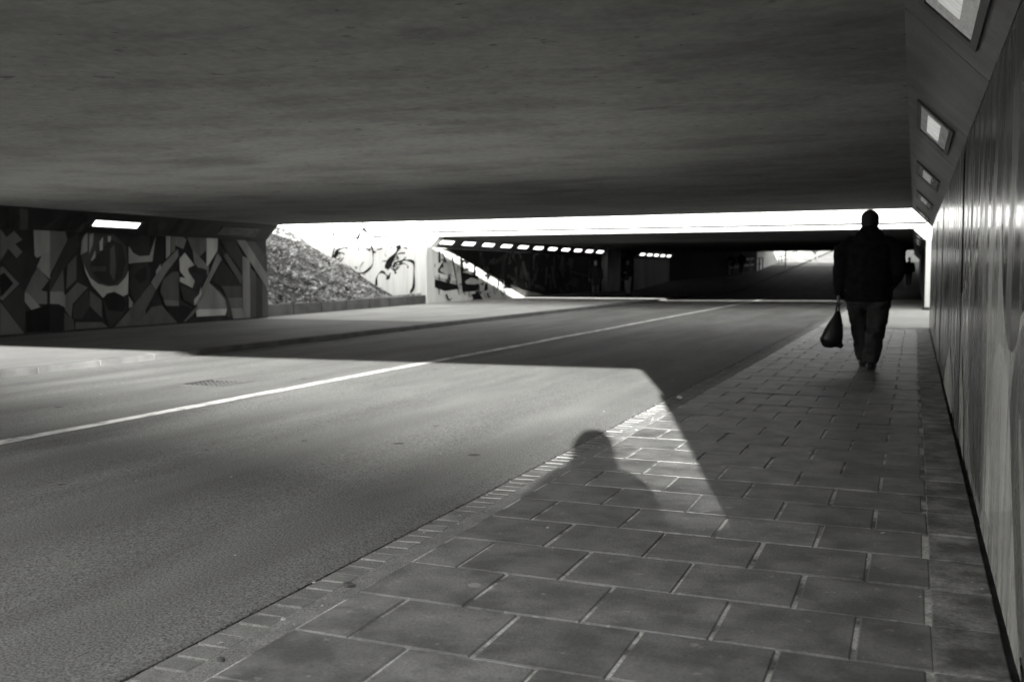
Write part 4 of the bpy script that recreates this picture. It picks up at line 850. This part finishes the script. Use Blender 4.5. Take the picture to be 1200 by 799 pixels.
        lo = [bm.verts.new((a.x + x, a.y + y, a.z - .09)) for x, y in ol]; hi = [bm.verts.new((a.x + x * .98, a.y + y * .98, a.z - .068)) for x, y in ol]
        bm.faces.new(lo[::-1]); bm.faces.new(hi)
        for t in range(len(ol)): bm.faces.new((lo[t], lo[(t+1) % len(ol)], hi[(t+1) % len(ol)], hi[t]))
        build('sole', bm, M['sole'], sh)
    f = Vector(head_f).normalized(); u = Vector((0, 0, 1)); r = Vector((f.y, -f.x, 0))
    H = [([hc - f*.03 - u*.05, hc - f*.028 + u*.02, hc - f*.02 + u*.07, hc - f*.012 + u*.102], [(.080*head_s, .078*head_s), (.089*head_s, .09*head_s), (.085*head_s, .097*head_s), (.060*head_s, .075*head_s)], r, dict(cap1=.35))]
    if hair_long: H.append(([hc - f*.05 + u*.02, hc - f*.07 - u*.12, hc - f*.06 - u*.22], [(.085, .06), (.09, .05), (.075, .04)], r))
    if head_k > 1: H = [([hc - u*.24, hc - u*.07, hc + u*.02, hc + u*.09], [(.15, .13), (.142, .13), (.138, .135), (.10, .11)], r, dict(cap1=.5))]   # thick pulled-up hood
    fuse('hood' if head_k > 1 else 'hair', H, M['jacket'] if head_k > 1 else M['hair'], o, min(vox, .012), 3)
    return o
# the man with the bag, walking away: weight on his right foot, left foot just lifting behind
man = person('person in a bulky dark jacket walking away along the slabs with a bag', (-0.50, 12.36, 0), 0.0, 1.86, 1.3, 0.78,
             legs=((-.05, .30, .0), (.055, -.27, .01)), knees=((-.10, .25, .52), (.095, -.02, .50)),
             arms=(((-.30, -.05, 1.15), (-.318, .0, .87)), ((.318, -.06, 1.12), (.215, .15, .93))), hood=True, vox=.014, shoulder=.235, trous='trousers_man', foot=1.3, head_s=1.13, wrinkle=.012)
# hand bag hanging from his left hand
bx_, by_ = -0.50 - .33 * 1.0333, 12.36 + .02
cb = tag(empty('carrier_bag', (bx_, by_, 0.0)), 'black bag with a narrow neck hanging from the walking person\'s left hand', 'bag')
fuse('bag_body', [([(.0, 0, .66), (-.005, 0, .60), (-.02, 0, .52), (-.045, 0, .42), (-.07, 0, .33), (-.065, 0, .29)], [(.035, .03), (.055, .05), (.09, .07), (.118, .085), (.135, .085), (.115, .07)]),
                  ([(-.17, 0, .335), (.045, 0, .265)], [.035, .035])], M['bag'], cb, .011, 2)
bm = bmesh.new()
for s in (-.018, .018): tube(bm, [(s, 0, .65), (s * .8, 0, .72), (s * .3, 0, .775), (0.004, 0, .80)], [(.011, .006)] * 4)
build('bag_handle', bm, M['bag'], cb, smooth=True)
# the photographer, whose shadow falls across the kerb
person('person standing at the tunnel mouth whose shadow falls across the kerb', (0.14, -0.42, 0), R(6), PH_H, 1.06, .74,
       arms=(((-.40, -.02, 1.12), (-.10, .27, 1.06)), ((.29, -.02, 1.12), (.10, .27, 1.06))), vox=.02, shoulder=.21, head_k=1.55, hood=True)
# people in the dark beyond
person('person in dark hooded coat standing left of the pale pilaster', (-13.7, 44.0, 0), R(200), 1.68, 1.05, .55, cloth='jacket', hood=True)
person('person with pale legs holding something, right of the pale pilaster', (-12.87, 46.6, 0), R(150), 1.72, 1.08, .78, trous='trousers_pale', hair_long=True,
       arms=(((-.30, .0, 1.14), (-.12, .24, 1.15)), ((.32, -.04, 1.13), (.33, .06, .88))))
person('person walking with a companion by the dark wing wall, on the left', (-13.5, 79.6, zf(79.6)), R(20), 1.74, 1.1, .7, legs=((-.1, -.12, .0), (.1, .14, 0)), vox=.03)
person('person walking with a companion by the dark wing wall, on the right', (-12.8, 80.1, zf(80.1)), R(-10), 1.80, 1.1, .8, legs=((-.1, .12, .0), (.1, -.14, 0)), vox=.03)
person('person far off walking along the right wall under the far bridge', (-0.33, 67.0, zf(67)), R(0), 1.76, 1.1, .72, legs=((-.09, -.14, .0), (.09, .14, 0)), vox=.03)
person('person walking on the bright ramp, only legs in view below the bridge', (-9.3, 103.6, zf(103.6)), R(150), 1.78, 1.0, .75, legs=((-.14, -.2, .0), (.14, .2, 0)), vox=.03)
